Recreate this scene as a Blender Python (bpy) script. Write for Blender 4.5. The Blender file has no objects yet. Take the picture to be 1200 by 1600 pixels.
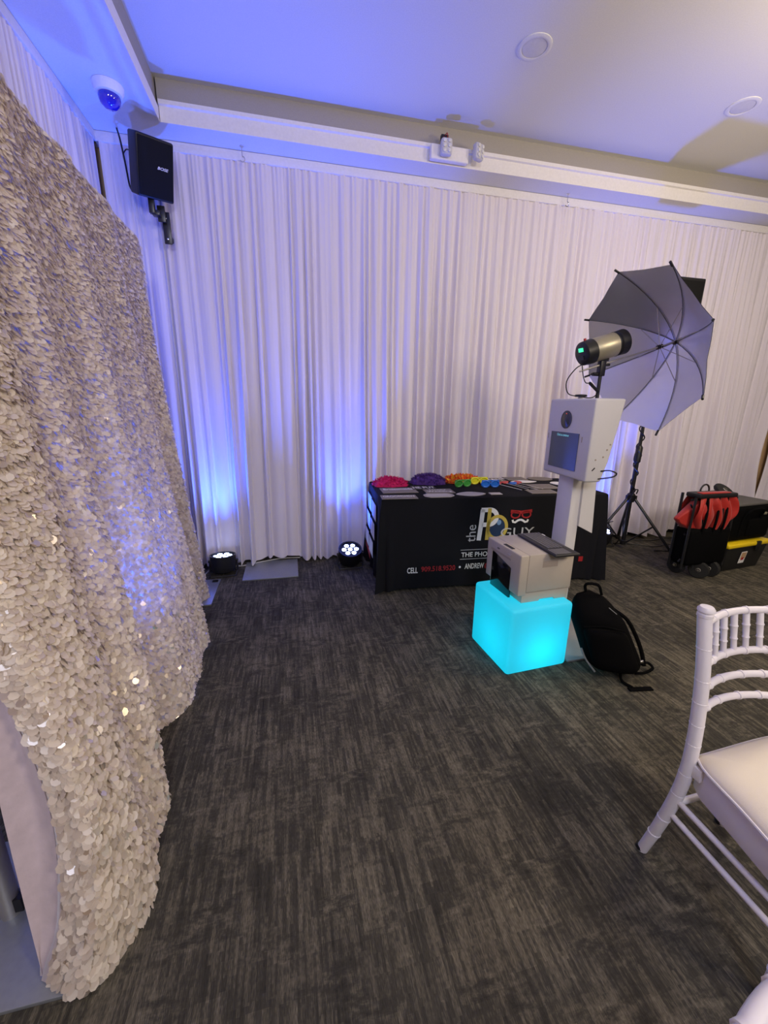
import bpy, bmesh, math, random
import numpy as np
from mathutils import Matrix, Vector

random.seed(7)
rng = np.random.default_rng(7)
PI = math.pi
sc = bpy.context.scene
COL = sc.collection

# ------------------------------------------------------------------ camera
def cam_axes(yaw, pit, rol):
    f = Vector((math.sin(yaw)*math.cos(pit), math.cos(yaw)*math.cos(pit), -math.sin(pit)))
    r = Vector((math.cos(yaw), -math.sin(yaw), 0)); u = r.cross(f)
    c, s = math.cos(rol), math.sin(rol)
    return c*r + s*u, -s*r + c*u, f
cd = bpy.data.cameras.new('camera'); cam = bpy.data.objects.new('camera', cd); COL.objects.link(cam)
r_, u_, f_ = cam_axes(.23, .261, .013)
cam.matrix_world = Matrix(((r_.x, u_.x, -f_.x, 0), (r_.y, u_.y, -f_.y, 0), (r_.z, u_.z, -f_.z, 1.433), (0, 0, 0, 1)))
cd.sensor_width = 36; cd.lens = 631/1600*36; cd.clip_start = .02
sc.camera = cam

# ------------------------------------------------------------------ light, exposure
w = bpy.data.worlds.new('world'); sc.world = w; w.use_nodes = True
bg = w.node_tree.nodes['Background']; bg.inputs[0].default_value = (.92, .86, .86, 1); bg.inputs[1].default_value = .20
sc.view_settings.view_transform = 'Standard'; sc.view_settings.look = 'None'
sc.view_settings.exposure = 0; sc.view_settings.gamma = 1
sc.view_settings.use_curve_mapping = False

def lamp(name, kind, loc, energy, color, aim=None, **kw):
    d = bpy.data.lights.new(name, kind); d.energy = energy; d.color = color
    for k, v in kw.items(): setattr(d, k, v)
    o = bpy.data.objects.new(name, d); COL.objects.link(o); o.location = loc
    if aim is not None:
        o.rotation_euler = (Vector(aim) - Vector(loc)).to_track_quat('-Z', 'Y').to_euler()
    return o
# unseen warm hall lamps to the right, plus an added cool fill behind the camera
lamp('unseen_hall_light', 'AREA', (2.6, -1.6, 3.1), 60, (1, .83, .64), (2.2, 3.0, .6), shape='DISK', size=.9)
lamp('unseen_hall_light', 'AREA', (-.1, -2.2, 3.1), 56, (.80, .82, 1), (.6, 3.0, 1.0), shape='DISK', size=.9)  # added cool fill for surfaces facing left and front, no fixture there
lamp('chandelier_light', 'POINT', (3.1, 1.3, 2.62), 75, (1, .84, .60), shadow_soft_size=.18)
BLUE = (.035, .115, 1)
def par_spot(loc, aim, e, size=56):
    lamp('uplight_beam', 'SPOT', loc, e, BLUE, aim, spot_size=math.radians(size), spot_blend=1, shadow_soft_size=.05)

# ------------------------------------------------------------------ materials
def mat(name, col, rough=.6, metal=0, spec=.5, sheen=0, emis=None, estr=1, bump=None, tint=None, coat=0):
    m = bpy.data.materials.new(name); m.use_nodes = True
    nt = m.node_tree; b = nt.nodes['Principled BSDF']
    b.inputs['Base Color'].default_value = (*col, 1); b.inputs['Roughness'].default_value = rough
    b.inputs['Metallic'].default_value = metal; b.inputs['Specular IOR Level'].default_value = spec
    b.inputs['Sheen Weight'].default_value = sheen; b.inputs['Coat Weight'].default_value = coat
    if emis:
        b.inputs['Emission Color'].default_value = (*emis, 1); b.inputs['Emission Strength'].default_value = estr
    tc = nt.nodes.new('ShaderNodeTexCoord')
    n = nt.nodes.new('ShaderNodeTexNoise'); nt.links.new(tc.outputs['Object'], n.inputs['Vector'])
    n.inputs['Scale'].default_value = (bump or (60, 0))[0]; n.inputs['Detail'].default_value = 4
    if bump:
        bp = nt.nodes.new('ShaderNodeBump'); bp.inputs['Strength'].default_value = bump[1]; bp.inputs['Distance'].default_value = .004
        nt.links.new(n.outputs['Fac'], bp.inputs['Height']); nt.links.new(bp.outputs['Normal'], b.inputs['Normal'])
    a = tint if tint is not None else .08      # slight mottling of the colour
    mx = nt.nodes.new('ShaderNodeMix'); mx.data_type = 'RGBA'
    mx.inputs[6].default_value = (*[c*(1-a) for c in col], 1); mx.inputs[7].default_value = (*[min(1, c*(1+a)) for c in col], 1)
    nt.links.new(n.outputs['Fac'], mx.inputs[0]); nt.links.new(mx.outputs[2], b.inputs['Base Color'])
    return m

M = {}
M['plaster'] = mat('plaster', (.80, .79, .77), .9, spec=.1, bump=(140, .05))
M['cove'] = mat('cove_grey', (.40, .37, .33), .9, spec=.1, bump=(140, .05))  # darker grey-beige tone on the upright side of the tray
M['fascia'] = mat('fascia_paint', (.84, .81, .80), .8, spec=.15)
M['wall'] = mat('wall_paint', (.66, .46, .26), .85, spec=.1)
M['basewood'] = mat('dark_baseboard', (.025, .018, .016), .6)
M['drape'] = mat('drape_cloth', (.77, .72, .80), .9, spec=.08, sheen=.25, bump=(500, .06), tint=.02)
M['velvet'] = mat('velvet_cloth', (.62, .52, .55), .75, sheen=.5, spec=.1, bump=(28, .5), tint=.18)
M['steel'] = mat('painted_steel', (.30, .32, .35), .42, metal=.5, tint=.12)
M['pipe'] = mat('aluminium_pipe', (.55, .52, .47), .4, metal=.7)
M['black_plastic'] = mat('black_plastic', (.008, .008, .010), .45, tint=.2)
M['black_metal'] = mat('black_metal', (.012, .012, .014), .32, spec=.6)
M['grille'] = mat('black_grille', (.006, .006, .007), .7, spec=.2, bump=(900, .6))
M['black_cloth'] = mat('black_table_cloth', (.010, .010, .013), .85, spec=.12, bump=(600, .1), tint=.2)
M['black_nylon'] = mat('black_nylon', (.0028, .0028, .0033), .8, spec=.06, bump=(400, .3), tint=.3)
M['grey_nylon'] = mat('grey_nylon', (.10, .095, .09), .8, bump=(400, .2))
M['booth_white'] = mat('booth_white', (.64, .62, .62), .45, spec=.35, tint=.02)
M['base_shaded'] = mat('shaded_base_plate', (.30, .31, .32), .5)  # white booth plate darkened, shade beside the cube put into its colour
M['screen'] = mat('screen_glass', (.014, .016, .022), .12, spec=.6, emis=(.10, .13, .20), estr=.10)
M['lens_black'] = mat('lens_black', (.004, .004, .005), .1, spec=.7)
M['printer'] = mat('printer_beige', (.47, .415, .35), .55, spec=.3, tint=.03)
M['printer_label'] = mat('printer_label', (.36, .30, .25), .6)
M['key_grey'] = mat('keyboard_grey', (.115, .11, .115), .5)
M['key_dark'] = mat('keyboard_body', (.014, .014, .016), .5)
M['chair_white'] = mat('chair_white', (.78, .74, .78), .35, spec=.4, tint=.02)
M['seat'] = mat('seat_vinyl', (.80, .72, .60), .5, spec=.3, bump=(300, .08), tint=.03)
M['white'] = mat('white_paint', (.80, .80, .80), .5)
M['rubber'] = mat('rubber', (.01, .01, .01), .8)
M['led'] = mat('led_lens', (.7, .8, 1), .2, emis=(.45, .55, 1), estr=9)
M['chrome'] = mat('chrome', (.7, .7, .7), .2, metal=1)
M['red'] = mat('red_nylon', (.40, .012, .006), .6, sheen=.2, bump=(60, .3), tint=.2)
M['yellow'] = mat('yellow_plastic', (.80, .58, .01), .45)
M['tote'] = mat('tote_black', (.010, .010, .010), .45, tint=.2)
M['pink'] = mat('pink_feather', (.60, .006, .12), .8, tint=.45)
M['purple'] = mat('purple_feather', (.075, .022, .19), .8, tint=.45)
M['orange'] = mat('orange_feather', (.85, .12, .02), .8, tint=.3)
M['lemon'] = mat('lemon_feather', (.85, .42, .02), .8, tint=.3)
M['green'] = mat('green_plastic', (.05, .32, .05), .4)
M['acid'] = mat('acid_yellow_plastic', (.72, .70, .02), .4)
M['bluep'] = mat('blue_plastic', (.01, .14, .62), .4)
M['redp'] = mat('red_plastic', (.52, .05, .05), .4)
M['sign'] = mat('grey_sign_board', (.20, .175, .155), .7, bump=(90, .1), tint=.2)
M['sign_light'] = mat('pale_sign_board', (.46, .43, .41), .7, tint=.1)
M['ink_white'] = mat('white_print', (.82, .81, .81), .6, tint=.02)
M['ink_grey'] = mat('silver_print', (.50, .50, .52), .6, tint=.02)
M['ink_red'] = mat('red_print', (.36, .012, .016), .6)
M['ink_gold'] = mat('gold_print', (.56, .42, .07), .6)
M['ink_black'] = mat('black_print', (.008, .008, .009), .6)
M['label_tan'] = mat('tan_label', (.50, .32, .17), .6, tint=.3)
M['flash_gold'] = mat('champagne_metal', (.46, .42, .30), .38, metal=.55)
M['green_led'] = mat('green_led', (.1, .8, .4), .3, emis=(.05, .9, .35), estr=1.3)
M['red_led'] = mat('red_led', (.6, .05, .03), .3, emis=(.8, .05, .02), estr=.5)
M['cyan_text'] = mat('screen_text', (.3, .8, .8), .4, emis=(.25, .75, .75), estr=.55)
M['dome'] = mat('dome_blue_reflection', (.02, .015, .45), .06, spec=.9, coat=.6)  # blue reflection of the uplights put into the smoked dome's base colour
M['diffuser'] = mat('lamp_diffuser', (.70, .69, .68), .6)
M['emlight'] = mat('light_grey_plastic', (.58, .57, .60), .5)
M['hub_grey'] = mat('wheel_hub_grey', (.34, .33, .31), .6)
M['cord_white'] = mat('white_cord', (.55, .54, .50), .6)
M['backing'] = mat('sequin_backing', (.66, .62, .58), .8)
_nt = M['backing'].node_tree; _t = _nt.nodes.new('ShaderNodeBsdfTranslucent'); _t.inputs[0].default_value = (.85, .82, .80, 1)      # sheer net
_m = _nt.nodes.new('ShaderNodeMixShader'); _m.inputs[0].default_value = .42
_nt.links.new(_nt.nodes['Principled BSDF'].outputs[0], _m.inputs[1]); _nt.links.new(_t.outputs[0], _m.inputs[2]); _nt.links.new(_m.outputs[0], _nt.nodes['Material Output'].inputs['Surface'])

def carpet():
    m = bpy.data.materials.new('carpet'); m.use_nodes = True
    nt = m.node_tree; b = nt.nodes['Principled BSDF']; L = nt.links.new
    b.inputs['Roughness'].default_value = .95; b.inputs['Specular IOR Level'].default_value = .06
    tc = nt.nodes.new('ShaderNodeTexCoord')
    def noise(sx, sy, det=2, rough=.5):
        mp = nt.nodes.new('ShaderNodeMapping'); mp.inputs['Scale'].default_value = (sx, sy, 1)
        L(tc.outputs['Object'], mp.inputs['Vector'])
        n = nt.nodes.new('ShaderNodeTexNoise'); n.inputs['Scale'].default_value = 1; n.inputs['Detail'].default_value = det
        n.inputs['Roughness'].default_value = rough; L(mp.outputs[0], n.inputs['Vector']); return n.outputs['Fac']
    def math_(op, a, c, cl=False):
        q = nt.nodes.new('ShaderNodeMath'); q.operation = op; q.use_clamp = cl
        for i, v in enumerate((a, c)):
            if isinstance(v, (int, float)): q.inputs[i].default_value = v
            else: L(v, q.inputs[i])
        return q.outputs[0]
    def ramp(v, lo, hi):
        q = nt.nodes.new('ShaderNodeMapRange'); q.inputs[1].default_value = lo; q.inputs[2].default_value = hi; L(v, q.inputs[0]); return q.outputs[0]
    def bricks(length, height, off, seed, warp=0):
        mp = nt.nodes.new('ShaderNodeMapping'); mp.inputs['Rotation'].default_value = (0, 0, PI/2); mp.inputs['Location'].default_value = (seed, seed*.7, 0)
        L(tc.outputs['Object'], mp.inputs['Vector'])
        q = nt.nodes.new('ShaderNodeTexBrick'); q.inputs['Scale'].default_value = 1; q.inputs['Mortar Size'].default_value = 0
        q.inputs['Brick Width'].default_value = length; q.inputs['Row Height'].default_value = height; q.offset = off; q.offset_frequency = 2; q.squash = .7; q.squash_frequency = 3
        q.inputs['Color1'].default_value = (0, 0, 0, 1); q.inputs['Color2'].default_value = (1, 1, 1, 1); L(mp.outputs[0], q.inputs['Vector']); return q.outputs['Color']
    b1 = bricks(.115, .0085, .37, 3.1); b2 = bricks(.060, .0055, .43, 7.7); b3 = bricks(.20, .015, .61, 1.3)
    blk = ramp(noise(5, 9, 3, .6), .36, .64)       # where the strokes stand out
    cross = ramp(noise(16, 34, 4, .7), .34, .66)
    b4 = bricks(.17, .062, .45, 5.2); b5 = bricks(.06, .11, .33, 9.4)
    big = ramp(noise(2.6, 3.2, 4, .6), .30, .70)
    fine = noise(420, 80, 0)
    st_ = math_('ADD', math_('ADD', math_('MULTIPLY', b1, .40), math_('MULTIPLY', b2, .28)), math_('MULTIPLY', b3, .32))
    mx = nt.nodes.new('ShaderNodeMix'); L(math_('MULTIPLY', b5, math_('MULTIPLY', blk, .85)), mx.inputs[0]); L(math_('ADD', math_('MULTIPLY', st_, .80), math_('MULTIPLY', b4, .24)), mx.inputs[2]); L(cross, mx.inputs[3])
    v = math_('ADD', math_('MULTIPLY', mx.outputs[0], .78), math_('MULTIPLY', big, .20))
    v = math_('MULTIPLY', v, math_('ADD', math_('MULTIPLY', fine, .7), .65), True)
    cr = nt.nodes.new('ShaderNodeValToRGB'); e = cr.color_ramp.elements
    e[0].color = (.016, .0155, .0155, 1); e[1].color = (.222, .195, .142, 1); e.new(.45).color = (.062, .057, .046, 1)
    L(v, cr.inputs[0]); L(cr.outputs[0], b.inputs['Base Color'])
    bp = nt.nodes.new('ShaderNodeBump'); bp.inputs['Strength'].default_value = .5; bp.inputs['Distance'].default_value = .003
    L(fine, bp.inputs['Height']); L(bp.outputs[0], b.inputs['Normal'])
    return m
M['carpet'] = carpet()

def sequin_mat():
    m = bpy.data.materials.new('sequin_film'); m.use_nodes = True
    nt = m.node_tree; b = nt.nodes['Principled BSDF']; L = nt.links.new
    g = nt.nodes.new('ShaderNodeNewGeometry'); oi = nt.nodes.new('ShaderNodeObjectInfo')
    ad = nt.nodes.new('ShaderNodeMath'); ad.operation = 'ADD'; L(g.outputs['Random Per Island'], ad.inputs[0]); L(oi.outputs['Random'], ad.inputs[1])
    fr = nt.nodes.new('ShaderNodeMath'); fr.operation = 'FRACT'; L(ad.outputs[0], fr.inputs[0])
    cr = nt.nodes.new('ShaderNodeValToRGB'); e = cr.color_ramp.elements
    e[0].color = (.74, .64, .54, 1); e[1].color = (.96, .88, .77, 1); e.new(.6).color = (.89, .79, .68, 1)
    L(fr.outputs[0], cr.inputs[0]); L(cr.outputs[0], b.inputs['Base Color'])
    mr = nt.nodes.new('ShaderNodeMapRange'); L(fr.outputs[0], mr.inputs[0]); mr.inputs[3].default_value = .14; mr.inputs[4].default_value = .42
    L(mr.outputs[0], b.inputs['Roughness'])
    f2 = nt.nodes.new('ShaderNodeMath'); f2.operation = 'MULTIPLY'; f2.inputs[1].default_value = 41.7; L(fr.outputs[0], f2.inputs[0])
    f3 = nt.nodes.new('ShaderNodeMath'); f3.operation = 'FRACT'; L(f2.outputs[0], f3.inputs[0])
    f4 = nt.nodes.new('ShaderNodeMapRange'); f4.inputs[1].default_value = .84; f4.inputs[2].default_value = .97; f4.inputs[4].default_value = .6; L(f3.outputs[0], f4.inputs[0])
    L(f4.outputs[0], b.inputs['Metallic']); b.inputs['Specular IOR Level'].default_value = .6
    t = nt.nodes.new('ShaderNodeBsdfTranslucent'); L(cr.outputs[0], t.inputs[0]); ms = nt.nodes.new('ShaderNodeMixShader'); ms.inputs[0].default_value = .38
    L(b.outputs[0], ms.inputs[1]); L(t.outputs[0], ms.inputs[2]); L(ms.outputs[0], nt.nodes['Material Output'].inputs['Surface'])
    return m
M['sequin'] = sequin_mat()

def two_sided(name, front, back):
    m = bpy.data.materials.new(name); m.use_nodes = True
    nt = m.node_tree; b = nt.nodes['Principled BSDF']
    b.inputs['Base Color'].default_value = (*front, 1)
    return m
M['silver'] = mat('silver_reflector_cloth', (.80, .80, .83), .36, metal=.88, spec=.4, bump=(9, .30), tint=.05)
M['rib_grey'] = mat('grey_rib', (.15, .15, .165), .5, metal=.3)
M['umb_black'] = mat('black_umbrella_cloth', (.012, .012, .014), .7)

def cube_mat():
    m = bpy.data.materials.new('frosted_cyan_shell'); m.use_nodes = True
    nt = m.node_tree; L = nt.links.new; out = nt.nodes['Material Output']; b = nt.nodes['Principled BSDF']
    b.inputs['Base Color'].default_value = (.16, .42, .47, 1); b.inputs['Roughness'].default_value = .45
    t = nt.nodes.new('ShaderNodeBsdfTranslucent'); t.inputs[0].default_value = (.2, .75, .9, 1)
    mx = nt.nodes.new('ShaderNodeMixShader'); mx.inputs[0].default_value = .7
    L(b.outputs[0], mx.inputs[1]); L(t.outputs[0], mx.inputs[2])
    b.inputs['Emission Color'].default_value = (0, .58, .70, 1); b.inputs['Emission Strength'].default_value = .95
    L(mx.outputs[0], out.inputs['Surface'])
    return m
M['led_shell'] = cube_mat()

# ------------------------------------------------------------------ mesh helpers
class MB:
    def __init__(s): s.v = []; s.f = []; s.mi = []; s.cur = 0
    def add(s, vs, fs, T=None):
        k = len(s.v)
        s.v += [tuple(T @ Vector(p)) if T is not None else tuple(p) for p in vs]
        s.f += [tuple(i+k for i in f) for f in fs]; s.mi += [s.cur]*len(fs); return s
    def box(s, c, d, T=None):
        x, y, z = c; a, b, h = d[0]/2, d[1]/2, d[2]/2
        vs = [(x-a, y-b, z-h), (x+a, y-b, z-h), (x+a, y+b, z-h), (x-a, y+b, z-h), (x-a, y-b, z+h), (x+a, y-b, z+h), (x+a, y+b, z+h), (x-a, y+b, z+h)]
        return s.add(vs, [(3, 2, 1, 0), (4, 5, 6, 7), (0, 1, 5, 4), (1, 2, 6, 5), (2, 3, 7, 6), (3, 0, 4, 7)], T)
    def rbox(s, c, d, r=.01, seg=3, T=None):
        bm = bmesh.new(); bmesh.ops.create_cube(bm, size=1)
        bmesh.ops.scale(bm, vec=d, verts=bm.verts)
        bmesh.ops.bevel(bm, geom=bm.edges[:], offset=r, segments=seg, profile=.5, affect='EDGES')
        bm.verts.index_update()
        vs = [tuple(v.co + Vector(c)) for v in bm.verts]; fs = [tuple(v.index for v in f.verts) for f in bm.faces]; bm.free()
        return s.add(vs, fs, T)
    def tube(s, path, r, n=8, closed=False, T=None):
        P = [Vector(p) for p in path]; m = len(P); R = r if hasattr(r, '__len__') else [r]*m
        vs = []; fs = []; up = None
        for i, p in enumerate(P):
            if closed: t = P[(i+1) % m] - P[i-1]
            else: t = P[min(i+1, m-1)] - P[max(i-1, 0)]
            t.normalize()
            if up is None: up = Vector((0, 0, 1)) if abs(t.z) < .9 else Vector((1, 0, 0))
            a = t.cross(up)
            if a.length < 1e-5: a = t.cross(Vector((0, 1, 0)))
            a.normalize(); b = a.cross(t).normalized(); up = b
            for k in range(n):
                q = 2*PI*k/n; vs.append(p + R[i]*(math.cos(q)*a + math.sin(q)*b))
        for i in range(m if closed else m-1):
            j = (i+1) % m
            for k in range(n): fs.append((i*n+k, j*n+k, j*n+(k+1) % n, i*n+(k+1) % n)[::-1])
        if not closed: fs += [tuple(range(n))[::-1][::-1], tuple(range((m-1)*n, m*n))[::-1]]
        return s.add(vs, fs, T)
    def lathe(s, prof, n=20, T=None):
        vs = []; fs = []; m = len(prof)
        for r, z in prof:
            for k in range(n): vs.append((r*math.cos(2*PI*k/n), r*math.sin(2*PI*k/n), z))
        for i in range(m-1):
            for k in range(n): fs.append((i*n+k, i*n+(k+1) % n, (i+1)*n+(k+1) % n, (i+1)*n+k))
        if prof[0][0] > 1e-6: fs.append(tuple(range(n))[::-1])
        if prof[-1][0] > 1e-6: fs.append(tuple(range((m-1)*n, m*n)))
        return s.add(vs, fs, T)
    def prism(s, poly, h, T=None):     # polygon in local xy, extruded 0..h in z (ccw polygon)
        n = len(poly)
        vs = [(x, y, 0) for x, y in poly] + [(x, y, h) for x, y in poly]
        fs = [tuple(range(n))[::-1], tuple(range(n, 2*n))] + [(i, (i+1) % n, n+(i+1) % n, n+i) for i in range(n)]
        return s.add(vs, fs, T)
    def grid(s, P, T=None):            # P[i][j] points
        a, b = len(P), len(P[0]); vs = [p for row in P for p in row]
        return s.add(vs, [(i*b+j, (i+1)*b+j, (i+1)*b+j+1, i*b+j+1) for i in range(a-1) for j in range(b-1)], T)
    def build(s, name, m, parent=None, bevel=0, seg=2, angle=38, world=False):
        me = bpy.data.meshes.new(name)
        vs = s.v
        if world and parent is not None:
            top = parent
            while top.parent: top = top.parent
            inv = top.matrix_basis.inverted(); vs = [tuple(inv @ Vector(p)) for p in vs]
        me.from_pydata(vs, [], s.f)
        ms = m if isinstance(m, (list, tuple)) else [m]
        for q in ms: me.materials.append(q)
        if len(ms) > 1: me.polygons.foreach_set('material_index', s.mi)
        if bevel:
            bm = bmesh.new(); bm.from_mesh(me); bmesh.ops.remove_doubles(bm, verts=bm.verts, dist=1e-6)
            ed = [e for e in bm.edges if e.is_manifold and e.calc_face_angle(0) > .6]
            bmesh.ops.bevel(bm, geom=ed, offset=bevel, segments=seg, profile=.5, affect='EDGES', clamp_overlap=True)
            bm.to_mesh(me); bm.free()
        me.polygons.foreach_set('use_smooth', [True]*len(me.polygons))
        me.set_sharp_from_angle(angle=math.radians(angle)); me.update()
        o = bpy.data.objects.new(name, me); COL.objects.link(o)
        if parent is not None: o.parent = parent
        return o

def tag(o, label=None, cat=None, group=None, kind=None):
    if label: o['label'] = label
    if cat: o['category'] = cat
    if group: o['group'] = group
    if kind: o['kind'] = kind
    return o
def thing(name, label, cat, loc=(0, 0, 0), rz=0, group=None):
    o = bpy.data.objects.new(name, None); COL.objects.link(o); o.empty_display_size = .05
    o.matrix_basis = Matrix.Translation(loc) @ Matrix.Rotation(rz, 4, 'Z')
    return tag(o, label, cat, group)
def struct(name, mb, m, label=None, parent=None, **k):
    o = mb.build(name, m, parent, **k)
    if parent is None: o['kind'] = 'structure'
    if label: o['label'] = label
    return o
def copy_tree(o, parent=None):
    c = o.copy(); COL.objects.link(c)
    if parent is not None: c.parent = parent
    for ch in list(o.children): copy_tree(ch, c)
    return c
def frame(o, x, y, z=None):            # matrix with the given origin and axes
    x = Vector(x).normalized(); y = Vector(y).normalized(); z = x.cross(y).normalized() if z is None else Vector(z).normalized()
    return Matrix(((x.x, y.x, z.x, o[0]), (x.y, y.y, z.y, o[1]), (x.z, y.z, z.z, o[2]), (0, 0, 0, 1)))
def along(a, b):                       # frame at a with z along b-a
    z = (Vector(b)-Vector(a)).normalized(); x = z.cross(Vector((0, 0, 1)) if abs(z.z) < .95 else Vector((1, 0, 0))).normalized()
    return frame(a, x, z.cross(x), z)
def text(name, body, T, height, m, parent, width=None, depth=.0012, bold=0, shear=0, kind=None, world=False):
    """lettering as a thin mesh: local x right, y up, origin at its lower left; T places it"""
    cu = bpy.data.curves.new(name, 'FONT'); cu.body = body; cu.size = 1; cu.offset = bold; cu.shear = shear; cu.resolution_u = 3
    tmp = bpy.data.objects.new(name, cu); COL.objects.link(tmp)
    dg = bpy.context.evaluated_depsgraph_get(); me = tmp.evaluated_get(dg).to_mesh()
    vs = np.array([v.co[:] for v in me.vertices]); fs = [tuple(p.vertices) for p in me.polygons]
    tmp.to_mesh_clear(); bpy.data.objects.remove(tmp); bpy.data.curves.remove(cu)
    lo, hi = vs.min(0), vs.max(0); sy = height/(hi[1]-lo[1]); sx = width/(hi[0]-lo[0]) if width else sy
    mb = MB(); mb.add([((x-lo[0])*sx, (y-lo[1])*sy, depth) for x, y, z in vs], fs, T)
    o = mb.build(name, m, parent, world=world)
    return o
def bez(pts, n=24):                    # Catmull-Rom through points
    P = [Vector(p) for p in pts]; P = [2*P[0]-P[1]] + P + [2*P[-1]-P[-2]]; out = []
    k = max(2, n//(len(P)-3))
    for i in range(1, len(P)-2):
        for j in range(k):
            t = j/k; a, b, c, d = P[i-1:i+3]
            out.append(.5*((2*b)+(c-a)*t+(2*a-5*b+4*c-d)*t*t+(3*b-a-3*c+d)*t**3))
    out.append(P[-2]); return out

# ------------------------------------------------------------------ the room
D, XL, H, HT = 3.744, -1.276, 3.199, 3.45
YF, XF = 3.471, -.737                       # fascia planes of the ceiling tray
XR, Y0 = 9.0, -4.5
struct('floor', MB().box(((XL+XR)/2, (D+Y0)/2, -.05), (XR-XL+.4, D-Y0+.4, .1)), M['carpet'], 'dark grey brown carpet with short woven strokes')
struct('wall_back', MB().box(((XL+XR)/2, D+.06, 1.75), (XR-XL+.4, .12, 3.6)), M['wall'])
struct('wall_left', MB().box((XL-.06, (D+Y0)/2, 1.75), (.12, D-Y0, 3.6)), M['wall'])
struct('wall_right', MB().box((XR+.06, (D+Y0)/2, 1.75), (.12, D-Y0, 3.6)), M['plaster'])
struct('ceiling', MB().box(((XL+XR)/2, (D+Y0)/2, HT+.05), (XR-XL+.2, D-Y0+.1, .1)), M['plaster'], 'smooth white ceiling inside the raised tray')
struct('trim_1', MB().box(((XF+XR)/2, (YF+D)/2+.01, (H+HT)/2), (XR-XF, D-YF-.02, HT-H)).box(((XL+XF)/2, (Y0+D)/2, (H+HT)/2), (XF-XL-.02, D-Y0, HT-H)), M['cove'], 'lowered ceiling border around the tray, cove side in a darker grey')
struct('trim_2', MB().box(((XL+XR)/2+.0, (YF+D)/2, H+.001), (XR-XL, D-YF, .004)).box(((XL+XF)/2, (Y0+YF)/2, H+.001), (XF-XL, YF-Y0, .004)), M['plaster'], 'white underside of the lowered ceiling border')
mb = MB(); mb.prism([(-.010, 0), (.0, 0), (.0, .118), (-.024, .118), (-.024, .094), (-.010, .088)], XR-XF-.012, Matrix(((0, 0, 1, XF+.012), (1, 0, 0, YF), (0, 1, 0, H-.002), (0, 0, 0, 1))))
struct('trim_3', mb, M['fascia'], 'white fascia board along the tray edge, back')
struct('trim_4', MB().box((XF+.003, (Y0+YF)/2, H+.040), (.01, YF-Y0, .084)), M['fascia'], 'white fascia board along the tray edge, left')
struct('trim_5', MB().box(((XL+XR)/2, D-.045, 3.165), (XR-XL-.01, .09, .064)), M['fascia'], 'white curtain board above the back drapes', bevel=.006)
struct('trim_6', MB().box((XL+.045, (Y0+D)/2, 3.165), (.09, D-Y0-.1, .064)), M['fascia'], 'white curtain board above the left drapes', bevel=.006)
struct('baseboard_back', MB().box(((XL+XR)/2, D-.008, .05), (XR-XL, .016, .1)), M['basewood'])
struct('baseboard_left', MB().box((XL+.008, (Y0+D)/2, .05), (.016, D-Y0-.03, .1)), M['basewood'])

# ------------------------------------------------------------------ drapes
def drape(label, s0, s1, place, seed, folds, top=3.135, hem=.02, drift=.10, slit=None):
    g = np.random.default_rng(seed)
    n = max(30, int((s1-s0)/.0075)); rows = 46
    s = np.linspace(0, 1, n)
    wd = g.uniform(.35, 1.7, folds); edge = np.concatenate([[0], np.cumsum(wd)/wd.sum()])
    at = g.uniform(.45, 1, folds+2); ab = g.uniform(.05, 1.5, folds+2)**1.3
    kind = g.uniform(0, 1, folds+2); ph = g.uniform(0, 6.28, 8); dr = g.normal(0, 1, 6)
    P = []
    for i in range(rows):
        v = (i/(rows-1))**1.15                       # 0 top, 1 hem
        warp = sum(dr[k]*np.sin((k+1)*PI*s)/(k+1)**1.2 for k in range(6))*drift*.10*v**1.3
        q = np.clip(s+warp, 0, 1)
        k = np.clip(np.searchsorted(edge, q, side='right')-1, 0, folds-1)
        f = (q-edge[k])/(edge[k+1]-edge[k])
        amp = (1-v)*at[k]*.7+v*ab[k]*.95
        prof = np.where(kind[k] > .45, np.abs(np.sin(PI*f))**.8, .5-.5*np.cos(2*PI*f))
        fine = np.abs(np.sin(PI*(q*folds*2.3+ph[0]+.6*np.sin(9*q+ph[1]))))**.8
        wgt = math.exp(-v*5)
        d = .012+.095*(.30+.70*v**.5)*amp*prof + .014*wgt*fine + .010*v*np.sin(7*q*(s1-s0)+ph[2]+v*1.2)
        d = d+.006*v*np.sin(23*q*(s1-s0)+ph[3]-2*v)
        en = np.clip(np.minimum(s, 1-s)*(s1-s0)/.05, 0, 1); d = .042+(d-.042)*en
        z = np.full(n, top+(hem-top)*v)
        if i >= rows-6: z = z+(.014*np.sin(9*q*(s1-s0)+ph[4])+.010*np.sin(31*q*(s1-s0)+ph[5])+.012)*(i-rows+7)/6
        ss = s0+(s1-s0)*s
        if slit: ss = ss+slit(ss, z)
        P.append([place(float(a), float(b), float(c)) for a, b, c in zip(ss, d, z)])
    mb = MB(); mb.grid(P)
    o = mb.build('curtain', M['drape'], angle=180)
    return tag(o, label, 'curtain', 'white drapes around the walls')
back = lambda s, d, z: (s, D-.047-d, z)
left = lambda s, d, z: (XL+.047+d, s, z)
def slit_l(s, z):
    k = np.clip((s-5.05)/.40, 0, 1); h = np.exp(-((z-.85)/.55)**2); return -.10*k*h
def slit_r(s, z):
    k = np.clip((5.85-s)/.40, 0, 1); h = np.exp(-((z-.85)/.55)**2); return .07*k*h
drape('white corner drape lit blue behind the wall speaker', -1.17, -.69, back, 11, 9)
drape('white drape panel between the wall speaker and the first seam, above the white floor cord', -.69, .35, back, 12, 15, drift=.3)
drape('white drape panel behind the left end of the black table', .35, 1.565, back, 13, 17, drift=.25)
drape('white drape panel behind the photo booth and the right half of the black table', 1.565, 2.79, back, 14, 17)
drape('white drape panel behind the light stand and the silver umbrella', 2.79, 4.38, back, 15, 21)
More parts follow.
